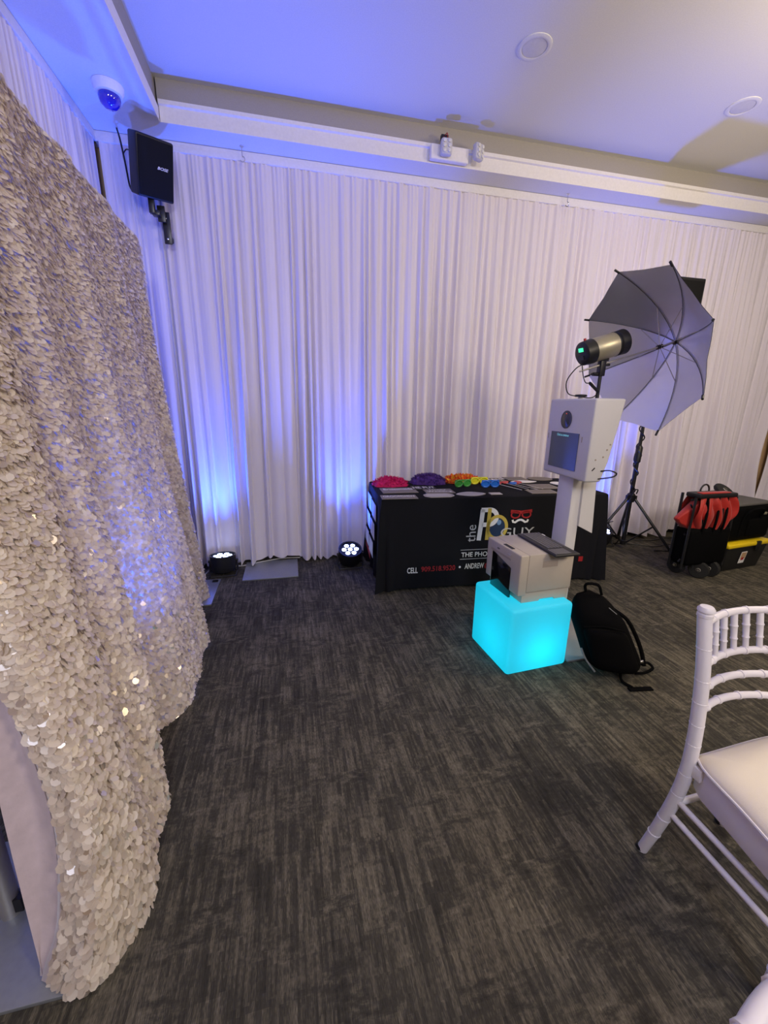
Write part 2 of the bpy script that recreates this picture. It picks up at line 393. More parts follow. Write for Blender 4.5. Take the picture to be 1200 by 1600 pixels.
drape('white drape panel behind the black tote, left of the gap showing tan wall', 4.38, 5.45, back, 16, 15, slit=slit_l)
drape('white drape panel right of the gap showing tan wall', 5.45, 6.6, back, 17, 18, slit=slit_r)
drape('white drape panel on the left wall next to the room corner', 2.5, 3.62, left, 21, 18)
drape('white drape panel on the left wall above the near half of the sequin backdrop', 1.3, 2.5, left, 22, 19)
drape('white drape panel on the left wall nearest the camera', .1, 1.3, left, 23, 19)

# ------------------------------------------------------------------ sequin backdrop
TOPZ = 2.385
ub = np.array([(-.66, .855), (-.555, .79), (-.49, .90), (-.47, 1.02), (-.475, 1.15), (-.51, 1.30), (-.60, 1.44), (-.70, 1.56), (-.62, 1.66), (-.55, 1.85), (-.535, 2.10),
               (-.56, 2.38), (-.65, 2.60), (-.72, 2.74), (-.72, 2.86), (-.70, 2.95), (-.64, 3.02), (-.71, 3.09), (-.77, 3.14)])
kb = np.concatenate([[0], np.cumsum(np.hypot(*np.diff(ub, axis=0).T))]); kb /= kb[-1]
fold_g = np.random.default_rng(5)
fp = fold_g.uniform(0, 6.28, 6)
def smooth_interp(u, col):
    e = .018
    return (np.interp(u-e, kb, col)+2*np.interp(u, kb, col)+np.interp(u+e, kb, col))/4
def cloth(u, v, bulge=.10):
    u = np.asarray(u, float); v = np.asarray(v, float)
    bx, by = smooth_interp(np.clip(u, 0, 1), ub[:, 0]), smooth_interp(np.clip(u, 0, 1), ub[:, 1])
    tx, ty = -.795-.05*u, 1.17+(3.135-1.17)*u
    g = np.clip(v, 0, 1.2)**1.45
    x = tx+(bx-tx)*g; y = ty+(by-ty)*(.25*v+.75*g)
    x = x+(.020*np.sin(31*u+fp[0])+.012*np.sin(57*u+fp[1]+1.5*v))*(.35+.65*v)*np.clip(1.2-.5*v**6, 0, 1)
    x = x+.06*v*np.exp(-((v-.72)/.22)**2)*(np.exp(-((u-.26)/.07)**2)-.9*np.exp(-((u-.385)/.045)**2)+.35*np.exp(-((u-.62)/.1)**2))
    x = x+bulge*np.exp(-((v-.82)/.17)**2)*np.clip((1-v)/.05, 0, 1)*np.exp(-(u/.10)**2)
    z = TOPZ-(TOPZ-.012)*v+.010*np.sin(40*u)*(v > .98)
    return np.stack([x, y, np.maximum(z, .008)], -1)
bd = thing('sequin_backdrop', 'tall white sequin backdrop cloth hanging from a pipe stand, hem spilling onto the carpet', 'backdrop', (-.7, 2.0, 0))
inv_bd = np.array([-.7, 2.0, 0])
U, V = np.meshgrid(np.linspace(0, 1, 150), np.linspace(0, 1, 90), indexing='ij')
G = cloth(U, V)-inv_bd
mb = MB(); mb.grid([[tuple(p) for p in row] for row in G]); mb.build('cloth', M['backing'], bd, angle=180)
def sequins():
    e = 1e-3; P = []
    du = np.linalg.norm(np.diff(cloth(np.linspace(0, 1, 400), np.full(400, .8)), axis=0), axis=1).sum()
    nu, nv = int(du/.0148), int(2.45/.0125)
    uu, vv = np.meshgrid((np.arange(nu)+.5)/nu, (np.arange(nv)+.5)/nv, indexing='ij')
    uu = uu+(np.arange(nv) % 2)[None]*.5/nu
    uu = np.clip(uu+rng.normal(0, .18/nu, uu.shape), 0, 1).ravel(); vv = np.clip(vv+rng.normal(0, .2/nv, vv.shape), 0, 1).ravel()
    p = cloth(uu, vv); tu = cloth(uu+e, vv)-cloth(uu-e, vv); tv = cloth(uu, vv+e)-cloth(uu, vv-e)
    tu /= np.linalg.norm(tu, axis=1)[:, None]; tv /= np.linalg.norm(tv, axis=1)[:, None]
    n = np.cross(tu, tv); n /= np.linalg.norm(n, axis=1)[:, None]
    n *= np.sign(n[:, 0].mean())
    N = len(p); a = np.radians(np.clip(rng.normal(16, 13, N), 1, 65)); b = np.radians(rng.normal(0, 17, N))
    down = np.cos(a)[:, None]*tv+np.sin(a)[:, None]*n; nn = -np.sin(a)[:, None]*tv+np.cos(a)[:, None]*n
    side = tu*np.cos(b)[:, None]+nn*np.sin(b)[:, None]; nn = np.cross(side, down)
    rad = rng.uniform(.0105, .0130, N)
    c = p+n*.003+down*(rad*.75)[:, None]
    c[:, 2] = np.maximum(c[:, 2], .004)
    return c, side, down, nn, rad
c, sd, dn, nn, rad = sequins()
ang = np.arange(8)*2*PI/8
local = np.stack([np.cos(ang), np.sin(ang)], 1)
cl = np.array([0.0, 0, .08])
def disc_mesh(name, ids):
    N = len(ids)
    V8 = c[ids][:, None]+rad[ids][:, None, None]*(local[None, :, :1]*sd[ids][:, None]+local[None, :, 1:]*dn[ids][:, None]+.16*(local[None, :, :1]**2)*nn[ids][:, None])-inv_bd
    me = bpy.data.meshes.new(name); me.vertices.add(N*8); me.vertices.foreach_set('co', V8.ravel())
    me.loops.add(N*8); me.loops.foreach_set('vertex_index', np.arange(N*8))
    me.polygons.add(N); me.polygons.foreach_set('loop_start', np.arange(N)*8); me.polygons.foreach_set('loop_total', np.full(N, 8))
    me.materials.append(M['sequin']); me.update(calc_edges=True); return me
dist = np.linalg.norm(c-np.array([0, 0, 1.433]), axis=1)
fz = (c-np.array([0, 0, 1.433]))@np.array(f_); px = (c-np.array([0, 0, 1.433]))@np.array(r_)/fz*631; py = -(c-np.array([0, 0, 1.433]))@np.array(u_)/fz*631
vis = (fz > .1) & (abs(px) < 600) & (abs(py) < 800)
order = np.argsort(np.where(vis, dist, 99)); big, rest = order[:290], order[290:]
o = bpy.data.objects.new('sequin_layer', disc_mesh('sequin_layer', rest)); COL.objects.link(o); o.parent = bd; o['kind'] = 'stuff'
one = bpy.data.meshes.new('sequin')
one.from_pydata([(math.cos(t), math.sin(t), .16*math.cos(t)**2) for t in ang], [], [tuple(range(8))]); one.materials.append(M['sequin'])
for i in big:
    q = bpy.data.objects.new('sequin', one); COL.objects.link(q); q.parent = bd; k = rad[i]; p = c[i]-inv_bd
    q.matrix_basis = Matrix(((sd[i][0]*k, dn[i][0]*k, nn[i][0]*k, p[0]), (sd[i][1]*k, dn[i][1]*k, nn[i][1]*k, p[1]), (sd[i][2]*k, dn[i][2]*k, nn[i][2]*k, p[2]), (0, 0, 0, 1)))

# crushed velvet drape behind it, its edge showing on the near side
P = []
for i in range(48):
    v = i/47; row = []; E = cloth(0.0, v); z = max(.02, float(E[2]))
    L = np.array(cloth(0.0, v, 0.0)); L[0] -= .012; L[1] += .01; L[2] = z
    for j in range(12):
        f = j/12; p = L*(1-f)+(E-np.array([.014, -.012, 0]))*f
        row.append((float(p[0])+.012*math.sin(5*f+9*v)*f*(1-f)*2, float(p[1])+.035*math.sin(PI*f)*min(1, z/.5), z))
    for j in range(30):
        u = .01+.20*j/29; p = cloth(u, v); row.append((float(p[0])-.03-.02*(j > 0), float(p[1])+.02, z))
    P.append(row)
tag(MB().grid(P).build('velvet_drape', M['velvet'], angle=180), 'mauve crushed velvet drape showing behind the near edge of the sequin backdrop', 'drape')

st = thing('backdrop_stand', 'pipe stand with steel base plates holding up the sequin backdrop', 'stand', (-.86, 1.04, 0))
for yy, ux in ((1.04, -.838), (3.10, -.885)):
    pl = MB().box((-.835, yy, .006), (.455, .455, .012)).build('base_plate', M['steel'], st, bevel=.002, world=True)
    MB().box((-.645, yy+.185, .0127), (.045, .045, .0015)).build('label', M['black_plastic'], pl, world=True)
    up = MB().tube([(ux, yy, .012), (ux, yy, 1.25)], .025, 16).tube([(ux, yy, 1.25), (ux, yy, 2.385)], .021, 16).build('upright', M['pipe'], st, world=True)
    MB().box((ux+.027, yy, 1.25), (.03, .03, .05)).build('latch', M['black_plastic'], up, world=True)
    MB().box((ux+.03, yy, .05), (.02, .035, .045)).build('bracket', M['black_plastic'], up, world=True)
MB().tube([(-.838, 1.04, 2.375), (-.885, 3.10, 2.375)], .017, 12).build('crossbar', M['pipe'], st, world=True)

# loose steel plate on the carpet
tag(MB().box((-.205, 3.462, .006), (.455, .405, .012)).build('floor_plate', M['steel'], bevel=.002), 'flat grey steel base plate on the carpet at the drape hem', 'plate')

# ------------------------------------------------------------------ blue uplights
def uplight(loc, tilt, rz, label, e, size=56, beam=None):
    t = thing('uplight', label, 'lamp', loc, rz, 'blue LED uplights on the floor')
    Tl = Matrix.Translation((0, 0, .135)) @ Matrix.Rotation(tilt, 4, 'X')
    b = MB().lathe([(.05, -.108), (.092, -.10), (.104, -.06), (.106, .028), (.096, .03)], 24, Tl).build('body', M['black_plastic'], t)
    MB().lathe([(.106, .024), (.106, .040), (.096, .040), (.096, .026)], 24, Tl).build('rim', M['black_metal'], b)
    for k in range(7):
        a = k*PI/3; r = .055 if k < 6 else 0
        MB().lathe([(.019, .026), (.021, .033), (.010, .037), (0, .038)], 12, Tl @ Matrix.Translation((r*math.cos(a), r*math.sin(a), 0))).build('lens', M['led'], t)
    MB().tube([(-.108, 0, .12), (-.112, .02, .03), (-.10, .075, .006), (.10, .075, .006), (.112, .02, .03), (.108, 0, .12)], .007, 6).build('bracket', M['black_metal'], t)
    MB().tube([(-.108, 0, .12), (-.112, -.02, .03), (-.10, -.075, .006), (.10, -.075, .006), (.112, -.02, .03), (.108, 0, .12)], .007, 6).build('bracket', M['black_metal'], t)
    for sx in (-1, 1): MB().lathe([(.012, 0), (.012, .02), (0, .022)], 10, Matrix.Translation((sx*.10, 0, .12)) @ Matrix.Rotation(sx*PI/2, 4, 'Y')).build('knob', M['black_plastic'], t)
    R4 = Matrix.Translation(loc) @ Matrix.Rotation(rz, 4, 'Z')
    p = R4 @ Tl @ Vector((0, 0, .06)); q = R4 @ Tl @ Vector((0, 0, 1))
    if beam is not None: q = p+Vector((0, math.sin(beam), math.cos(beam)))
    par_spot(p, q, e, size)
    return t
uplight((-.60, 3.46, 0), math.radians(-5), .05, 'black LED uplight in the corner between the steel plates', 250, 72, -.02)
uplight((.49, 3.42, 0), math.radians(22), .0, 'black LED uplight with seven bright lenses left of the table', 200, 84, .0)
uplight((3.20, 3.47, 0), math.radians(12), -.1, 'black LED uplight behind the photo booth beside the light stand', 200, 62, -.03)
uplight((-1.04, 2.05, 0), math.radians(9), 1.57, 'black LED uplight hidden behind the sequin backdrop', 220, 112)

# ------------------------------------------------------------------ wall speaker
sp = thing('wall_speaker', 'black loudspeaker mounted high in the room corner', 'speaker', (-.814, 3.465, 2.934))
Rs = Matrix.Rotation(.676, 4, 'Z') @ Matrix.Rotation(.406, 4, 'X') @ Matrix.Rotation(-.092, 4, 'Y')
mb = MB(); mb.prism([(-.117, -.07), (.117, -.07), (.117, .03), (.06, .08), (-.06, .08), (-.117, .05)], .33, Rs @ Matrix.Translation((0, 0, -.165)))
mb.build('cabinet', M['black_plastic'], sp, bevel=.012, seg=3)
gr = MB().rbox((0, -.073, 0), (.218, .012, .305), .005, 2, Rs).build('grille', M['grille'], sp)
text('badge', 'BOSE', Rs @ frame((.005, -.0803, .005), (1, 0, 0), (0, 0, 1)), .016, M['ink_white'], gr, width=.07, bold=.02, shear=.25)
mb = MB(); mb.box((-.03, .03, -.20), (.035, .035, .11)); mb.box((.015, .075, -.235), (.05, .012, .10)); mb.box((-.01, .05, -.245), (.05, .05, .03))
br = mb.build('bracket', M['black_metal'], sp, bevel=.003)
MB().box((.035, .105, -.31), (.05, .012, .20)).box((.035, .18, -.36), (.03, .16, .03)).build('wall_arm', M['black_metal'], sp, bevel=.003)
for z in (-.25, -.38): MB().lathe([(.006, 0), (.006, .005), (0, .006)], 8, Matrix.Translation((.035, .099, z)) @ Matrix.Rotation(PI/2, 4, 'X')).build('bolt', M['chrome'], br)
tag(MB().tube(bez([(-1.03, 3.60, 3.195), (-1.01, 3.57, 3.12), (-.99, 3.545, 2.98), (-.975, 3.53, 2.84), (-.94, 3.49, 2.80)]), .006, 6).tube(bez([(-1.0, 3.555, 3.03), (-.97, 3.53, 3.05), (-.93, 3.49, 3.03)], 8), .004, 6).build('speaker_cord', M['black_plastic']), 'black cord from the ceiling to the wall speaker', 'cord')

# ceiling camera
dc = thing('dome_camera', 'white security camera with a painted blue reflection on its dome, on the lowered ceiling border', 'camera', (-.93, 3.19, H-.002))
Td = Matrix.Rotation(PI, 4, 'X')
MB().lathe([(.082, 0), (.080, .020), (.068, .045), (.055, .05)], 28, Td).build('base', M['white'], dc)
MB().lathe([(.056, .05), (.058, .062), (.050, .09), (.030, .108), (.0, .115)], 28, Td @ Matrix.Translation((0, 0, 0))).build('dome', M['dome'], dc)

for i, (x, y, lb) in enumerate([(1.495, 2.70, 'round white recessed ceiling light above the table'), (3.159, 2.78, 'round white recessed ceiling light above the umbrella')]):
    t = thing('downlight', lb, 'ceiling light', (x, y, HT), 0, 'recessed ceiling lights')
    MB().lathe([(.098, .004), (.098, -.004), (.084, -.009), (.072, -.006), (.068, .004)], 32, ).build('ring', M['plaster'], t)
    MB().lathe([(.069, -.004), (.04, -.007), (0, -.008)], 32).build('diffuser', M['diffuser'], t)

# emergency light on the fascia
em = thing('emergency_light', 'white twin-head emergency light on the tray fascia', 'light', (1.27, 3.43, 3.25))
MB().rbox((0, 0, 0), (.30, .045, .095), .008, 3).build('body', M['fascia'], em)
for hx, ry, lb in ((-.045, .25, 0), (.21, .75, 1)):
    Th = Matrix.Translation((hx, -.055, .015)) @ Matrix.Rotation(ry-.35, 4, 'Z')
    h = MB().rbox((0, 0, 0), (.085, .05, .105), .016, 3, Th).build('lamp_head', M['emlight'], em)
    for a in (-1, 1):
        for b_ in (-1, 0, 1): MB().lathe([(.012, 0), (.012, .006), (0, .010)], 10, Th @ Matrix.Translation((a*.019, -.025, b_*.03)) @ Matrix.Rotation(PI/2, 4, 'X')).build('lens', M['diffuser'], h)
wb = thing('wiring_box', 'small black open wiring box with red wires above the emergency light', 'box', (1.225, 3.425, 3.345))
MB().box((0, 0, 0), (.055, .03, .035)).build('box', M['black_plastic'], wb, bevel=.002)
MB().tube(bez([(.0, -.012, .01), (.01, -.03, .02), (.015, -.03, -.01), (.012, -.02, -.035)], 10), .003, 5).tube(bez([(-.01, -.015, .0), (-.012, -.028, -.01), (-.005, -.02, -.03)], 8), .003, 5).build('red_wire', M['ink_red'], wb)
for i, (x, lb) in enumerate([(-.235, 'small wire hook hanging from the ceiling border near the speaker'), (2.43, 'small wire hook hanging from the ceiling border above the photo booth')]):
    mb = MB().tube([(0, 0, 0), (0, 0, -.06)], .0035, 6).tube([(.017*math.sin(a), 0, -.075-.017*math.cos(a)*-1 if False else -.062-.017*(1-math.cos(a))) for a in np.linspace(0, 4.2, 14)], .0035, 6).lathe([(.014, 0), (.014, -.004), (.005, -.008)], 12)
    o = mb.build('ceiling_hook', M['chrome'] if i else M['pipe']); o.location = (x, 3.60, H); tag(o, lb, 'hook', 'wire hooks on the ceiling border')

# ------------------------------------------------------------------ table with printed cloth
TX, TY, TR, TW, TD, TH = .647, 2.837, -.065, 1.861, .715, .75
ft = thing('folding_table', 'folding table hidden under the black printed cloth', 'table', (TX, TY, 0), TR)
MB().rbox((TW/2, TD/2, TH-.025), (TW-.04, TD-.04, .04), .006, 2).build('tabletop', M['white'], ft)
for a in (.25, TW-.25):
    for b_ in (.10, TD-.10): MB().tube([(a, b_, 0), (a, b_, TH-.045)], .014, 10).build('leg', M['steel'], ft)
tc = thing('tablecloth', 'fitted black tablecloth printed with a photo booth logo and phone line', 'tablecloth', (TX, TY, 0), TR)
def cloth_loop(v):                      # v 0 at the table edge, 1 at the hem
    pts = []; seq = [((0, 0), (1, 0)), ((1, 0), (1, 1)), ((1, 1), (0, 1)), ((0, 1), (0, 0))]
    nrm = [(0, -1), (1, 0), (0, 1), (-1, 0)]; cnt = [110, 48, 110, 48]
    for k in range(4):
        (a, b_), (c_, d_) = seq[k]; L = TW if k % 2 == 0 else TD
        for i in range(cnt[k]):
            f = i/cnt[k]; x = (a+(c_-a)*f)*TW; y = (b_+(d_-b_)*f)*TD
            e = min(f*L, (1-f)*L)           # distance to the nearer corner
            cw = math.exp(-(e/.055)**2)
            off = (.004+.004*v)+v*(.030*cw+.030*cw*math.cos(e*105)+.012*math.exp(-(e/.14)**2)*math.cos(e*85))*(1 if v > 0 else 0)
            if k % 2: off += .014*v*math.sin(34*f*L)
            else: off += .003*v*math.sin(9*f*L) if e > .2 else 0
            n0 = nrm[k]
            if e < .06:                      # turn the outward direction round the corner
                m_ = nrm[k-1] if f < .5 else nrm[(k+1) % 4]; q = .5*(1-e/.06)
                n0 = (n0[0]*(1-q)+m_[0]*q, n0[1]*(1-q)+m_[1]*q); l = math.hypot(*n0); n0 = (n0[0]/l, n0[1]/l)
            z = TH*(1-v)+.012*v+(.012*v if e > .12 else 0)
            pts.append((x+n0[0]*off, y+n0[1]*off, z if v > 0 else TH))
    return pts
loops = [[(min(max(x, .008), TW-.008), min(max(y, .008), TD-.008), TH+.004) for x, y, z in cloth_loop(0)]]
loops += [[(x, y, TH-.004) for x, y, z in cloth_loop(0)]] + [cloth_loop(v) for v in np.linspace(.06, 1, 14)]
mb = MB(); n = len(loops[0])
for a in range(len(loops)): mb.v += loops[a]
for a in range(len(loops)-1):
    for i in range(n): mb.f.append((a*n+i, (a+1)*n+i, (a+1)*n+(i+1) % n, a*n+(i+1) % n)); mb.mi.append(0)
mb.f.append(tuple(range(n))); mb.mi.append(0)
mb.build('cloth', M['black_cloth'], tc, angle=50)
def TF(x, z, d=.0095): return frame((x, -d, z), (1, 0, 0), (0, 0, 1))
def TF2(x, z, d=.0105): return frame((x, -d, z), (1, 0, 0), (0, 0, 1))
text('lettering', 'the', frame((.748, -.0095, .392), (0, 0, 1), (-1, 0, 0)), .078, M['ink_grey'], tc, width=.140)
def strip(pts, wd, closed=False):          # a flat band along a 2-D path, in (x, z) on the cloth front
    P = [Vector((a, b_)) for a, b_ in pts]; Lf, Rt = [], []; m_ = len(P)
    for i in range(m_):
        t = (P[(i+1) % m_]-P[i-1]) if closed else (P[min(i+1, m_-1)]-P[max(i-1, 0)])
        t.normalize(); nv = Vector((-t.y, t.x)); Lf.append(P[i]+nv*wd/2); Rt.append(P[i]-nv*wd/2)
    vs = [(p.x, p.y, 0) for p in Lf]+[(p.x, p.y, 0) for p in Rt]
    fs = [(i, (i+1) % m_, m_+(i+1) % m_, m_+i) for i in range(m_ if closed else m_-1)]
    return vs, [f[::-1] for f in fs]
def ink(name, shapes, m, d):
    mb = MB()
    for vs, fs in shapes: mb.add([(x, y, .001) for x, y, z in vs], fs, TF(0, 0, d))
    return mb.build(name, m, tc)
arc = lambda cx, cz, rx, rz, a0, a1, k=18: [(cx+rx*math.cos(a), cz+rz*math.sin(a)) for a in np.linspace(a0, a1, k)]
ink('logo_p', [strip([(.776, .402), (.786, .535), (.793, .655)], .036), strip([(.780, .650), (.850, .650)]+arc(.850, .590, .062, .060, PI/2, -PI/2)+[(.790, .530)], .036)], M['ink_white'], .0095)
ink('logo_lens', [([(x, z, 0) for x, z in arc(.920, .505, .072, .085, 0, 2*PI-.2, 22)], [tuple(range(22))])], mat('lens_print', (.022, .045, .10), .3), .0090)
ink('logo_lens_glint', [([(x, z, 0) for x, z in arc(.935, .545, .018, .022, 0, 2*PI-.3, 14)], [tuple(range(14))])], mat('lens_glint_print', (.20, .34, .55), .4), .0098)
ink('logo_b', [strip([(.842, .404), (.846, .535), (.850, .662)], .030), strip(arc(.922, .505, .078, .090, 0, 2*PI*(1-1/30), 30), .026, True)], M['ink_gold'], .0102)
text('lettering', 'GUY', TF(.955, .425, .0108), .072, M['ink_grey'], tc, width=.285)
ink('glasses', [strip([(1.025, .632), (1.115, .622), (1.205, .632)], .026), strip(arc(1.068, .603, .036, .026, 0, 2*PI*.95, 18), .012, True), strip(arc(1.160, .603, .036, .026, 0, 2*PI*.95, 18), .012, True)], M['ink_red'], .0095)
ink('moustache', [strip([(1.046, .562), (1.052, .545), (1.070, .541), (1.092, .556), (1.112, .562)], .017), strip([(1.112, .562), (1.132, .556), (1.154, .541), (1.172, .545), (1.178, .562)], .017)], M['ink_white'], .0098)
ink('rule', [strip([(.632, .327), (1.26, .327)], .0045)], M['ink_grey'], .0095)
ink('rule', [strip([(.632, .250), (1.26, .250)], .0045)], M['ink_grey'], .0095)
text('lettering', 'THE PHO', TF(.640, .267), .040, M['ink_white'], tc, width=.218, bold=.012)
text('lettering', 'CELL', TF(.205, .152), .048, M['ink_white'], tc, width=.085, bold=.02)
text('lettering', '909.518.9520', TF(.318, .160), .044, M['ink_red'], tc, width=.278, bold=.02)
ink('dot', [([(x, z, 0) for x, z in arc(.634, .184, .009, .010, 0, 2*PI-.4, 12)], [tuple(range(12))])], M['ink_white'], .0095)
text('lettering', 'ANDREW', TF(.675, .165), .046, M['ink_white'], tc, width=.162, bold=.02)
text('lettering', '@', TF(.842, .160), .046, M['ink_red'], tc, width=.034, bold=.02)
ink('red_print', [([(1.672, .178, 0), (1.712, .178, 0), (1.712, .222, 0), (1.672, .222, 0)], [(0, 1, 2, 3)])], M['ink_red'], .0095)
def TS(y, z, d=.030): return frame((-d, y, z), (0, -1, 0), (0, 0, 1))
for r_i in range(3):
    for c_i in range(2):
        x0, x1 = ((.735, .48), (.45, .22))[c_i]; z1 = .66-.155*r_i-.012*c_i
        MB().prism([(0, 0), (x0-x1, 0), (x0-x1, .135), (0, .135)], .001, TS(x0, z1-.135, .012+.012*r_i)).build('photo_print', M['ink_grey'], tc)
MB().prism([(0, .03), (.30, 0), (.30, .07), (0, .075)], .001, TS(.70, .125, .034)).build('red_print', M['ink_red'], tc)

# ------------------------------------------------------------------ props on the table
ZT = TH+.0055
def boa(label, cx, cy, rx, ry, h, mats, nseed, fine, rz=-.05, n=620):
    g = np.random.default_rng(nseed); mb = MB()
    T = Matrix.Translation((cx, cy, ZT)) @ Matrix.Rotation(rz, 4, 'Z')
    rings = 7; seg = 28; vs = []; fs = []
    for i in range(rings):
        a = i/(rings-1)*PI/2
        for k in range(seg):
            q = 2*PI*k/seg; b_ = 1+.10*math.sin(3*q+nseed)+.06*math.sin(7*q)
            vs.append((rx*.86*math.cos(a)*math.cos(q)*b_, ry*.86*math.cos(a)*math.sin(q)*b_, h*.72*math.sin(a)*(1+.15*math.sin(5*q+i))))
    for i in range(rings-1):
        for k in range(seg): fs.append((i*seg+k, i*seg+(k+1) % seg, (i+1)*seg+(k+1) % seg, (i+1)*seg+k))
    fs.append(tuple(range((rings-1)*seg, rings*seg)))
    mb.add(vs, fs, T)
    for j in range(n):
        q = g.uniform(0, 2*PI); a = math.asin(g.uniform(0, 1)**.7); ca, sa = math.cos(a), math.sin(a)
        p = Vector((rx*.84*ca*math.cos(q), ry*.84*ca*math.sin(q), h*.70*sa)); nv = Vector((math.cos(q)*ca, math.sin(q)*ca, sa+.25)).normalized()
        d = (nv+Vector(g.normal(0, .75, 3))).normalized(); t = d.cross(Vector(g.normal(0, 1, 3))).normalized()
        L = g.uniform(.016, .034)*(1 if fine else 1.25); wd = L*(.16 if fine else .30)
        mb.cur = int(g.integers(len(mats)))
        tip = p+d*L; tip.z = max(tip.z, .002); mid = p+d*L*.55+Vector(g.normal(0, .003, 3)); mid.z = max(mid.z, .002)
        mb.add([p, mid+t*wd, tip, mid-t*wd], [(0, 1, 2, 3)], T)
    mb.cur = 0
    return tag(mb.build('feather_boa', mats, angle=30), label, 'boa', 'feather boas piled on the table')
boa('hot pink feather boa piled at the left end of the table', .835, 3.345, .17, .13, .085, [M['pink']], 3, True)
boa('purple feather boa piled between the pink and the orange boas', 1.195, 3.39, .175, .15, .10, [M['purple']], 4, True)
boa('orange and yellow flower garlands piled behind the green glasses', 1.51, 3.37, .19, .12, .07, [M['orange'], M['lemon'], M['orange']], 5, False)

def glasses(label, x, y, m, rz, s=1):
    t = thing('party_glasses', label, 'glasses', (x, y, ZT), rz, 'novelty glasses on the table')
    mb = MB()
    for k in (-1, 1):
        ring = [(k*.042*s+.034*s*math.cos(a), .0, .030*s+.027*s*math.sin(a)) for a in np.linspace(0, 2*PI, 20)[:-1]]
        mb.tube(ring, .0075*s, 6, True)
    mb.tube([(-.014*s, 0, .036*s), (.014*s, 0, .036*s)], .006*s, 6); mb.box((0, .002, .056*s), (.15*s, .008, .012*s))
    mb.build('frame', m, t, bevel=0)
    for k in (-1, 1):
        MB().prism([(k*.042*s+.030*s*math.cos(a), .030*s+.024*s*math.sin(a)) for a in np.linspace(0, 2*PI, 18)[:-1]], .001, Matrix.Rotation(PI/2, 4, 'X')).build('lens', m, t)
        MB().tube(bez([(k*.076*s, 0, .05*s), (k*.060*s, .014*s, .045*s), (-k*.02*s, .016*s, .030*s)], 8), .004*s, 6).build('temple', m, t)
glasses('green plastic novelty glasses in front of the orange garlands', 1.435, 3.17, M['green'], .15, 1.0)
glasses('acid yellow plastic novelty glasses behind the blue pair', 1.63, 3.26, M['acid'], -.05, 1.0)
glasses('blue plastic novelty glasses right of the green pair', 1.66, 3.11, M['bluep'], -.1, 1.0)
def stick_prop(label, x, y, m, rz, shape):
    t = thing('prop_on_stick', label, 'photo prop', (x, y, ZT), rz, 'photo props on thin sticks')
    if shape == 'lips':
        P = [(.05*math.cos(a), .022*math.sin(a)*(1.25-.35*abs(math.sin(2*a)))) for a in np.linspace(0, 2*PI, 24)[:-1]]
    else:
        P = [(.045*math.cos(a)*(1-.25*abs(math.sin(a))), .020*math.sin(a)+.014*math.cos(a)**2) for a in np.linspace(0, 2*PI, 24)[:-1]]
    MB().prism(P, .005, Matrix.Translation((0, .10, .012)) @ Matrix.Rotation(.35, 4, 'X')).build('cutout', m, t)
    MB().tube([(0, .10, .010), (.01, -.17, .004)], .003, 6).build('stick', M['cord_white'], t)
stick_prop('red lips prop on a stick, first from the blue glasses', 1.80, 3.10, M['redp'], .30, 'lips')
stick_prop('dark red prop on a stick right of the red lips', 1.885, 3.12, M['redp'], .22, 'tie')
stick_prop('blue prop on a stick among the red ones', 1.945, 3.07, M['bluep'], .28, 'tie')
stick_prop('red prop on a stick nearest the grey sign boards', 2.005, 3.11, M['redp'], .30, 'lips')

def sign(label, x, y, wd, dp, rz, txt=None, th=.5, m='sign', shape='rect', inkm='ink_white', tw=.85, border=False):
    t = thing('prop_sign', label, 'sign', (x, y, ZT), rz, 'wording signs laid out on the table')
    a, b_ = wd/2, dp/2
    if shape == 'rect': P = [(-a, -b_), (a, -b_), (a, b_), (-a, b_)]
    elif shape == 'oct': c_ = b_*.6; P = [(-a+c_, -b_), (a-c_, -b_), (a, -b_+c_), (a, b_-c_), (a-c_, b_), (-a+c_, b_), (-a, b_-c_), (-a, -b_+c_)]
    elif shape == 'scroll': P = [(a*math.cos(q)*(1-.10*abs(math.sin(3*q))), b_*math.sin(q)*(1+.1*math.cos(4*q))) for q in np.linspace(0, 2*PI, 33)[:-1]]
    else: P = [(a*math.cos(q), b_*math.sin(q)) for q in np.linspace(0, 2*PI, 29)[:-1]]
    bo = MB().prism(P, .005).build('board', M[m], t)
    if border:
        mb = MB(); k = len(P); P2 = [(x_*.93, y_*.88) for x_, y_ in P]; P3 = [(x_*.89, y_*.80) for x_, y_ in P]
        mb.add([(x_, y_, .0058) for x_, y_ in P2]+[(x_, y_, .0058) for x_, y_ in P3], [(i, (i+1) % k, k+(i+1) % k, k+i) for i in range(k)]); mb.build('border', M[inkm], bo)
    if txt:
        for i, (s, fy, fh, fw) in enumerate(txt):
            text('lettering', s, Matrix.Translation((-wd*fw/2, -b_+dp*fy, .0052)), dp*fh, M[inkm], bo, width=wd*fw, bold=.012)
    return t
sign('grey board reading Bridesmaids in front of the pink boa', .845, 3.10, .285, .19, -.05, [('Bridesmaids', .52, .34, .84)])
sign('grey board reading GROOMSMEN at the front left table corner', .785, 2.865, .272, .125, -.09, [('GROOMSMEN', .38, .42, .88)])
sign('black board with bold white capitals below the purple boa', 1.08, 3.17, .20, .15, -.1, [('HE PUT', .20, .5, .92)], m='ink_black')
sign('grey board reading Wedding right of the Bridesmaids board', 1.16, 3.02, .235, .16, -.1, [('Happy', .60, .26, .60), ('Wedding', .14, .36, .86)])
sign('octagonal grey plaque at the front of the table', 1.105, 2.87, .235, .125, -.07, None, m='sign_light', shape='oct', border=True, inkm='sign')
sign('pale scroll shaped plaque right of the octagonal one', 1.375, 2.875, .245, .13, -.07, None, m='sign_light', shape='scroll', border=True, inkm='ink_white')
sign('small grey card by itself at the front table edge', 1.575, 2.855, .095, .06, -.1, None, m='sign_light')
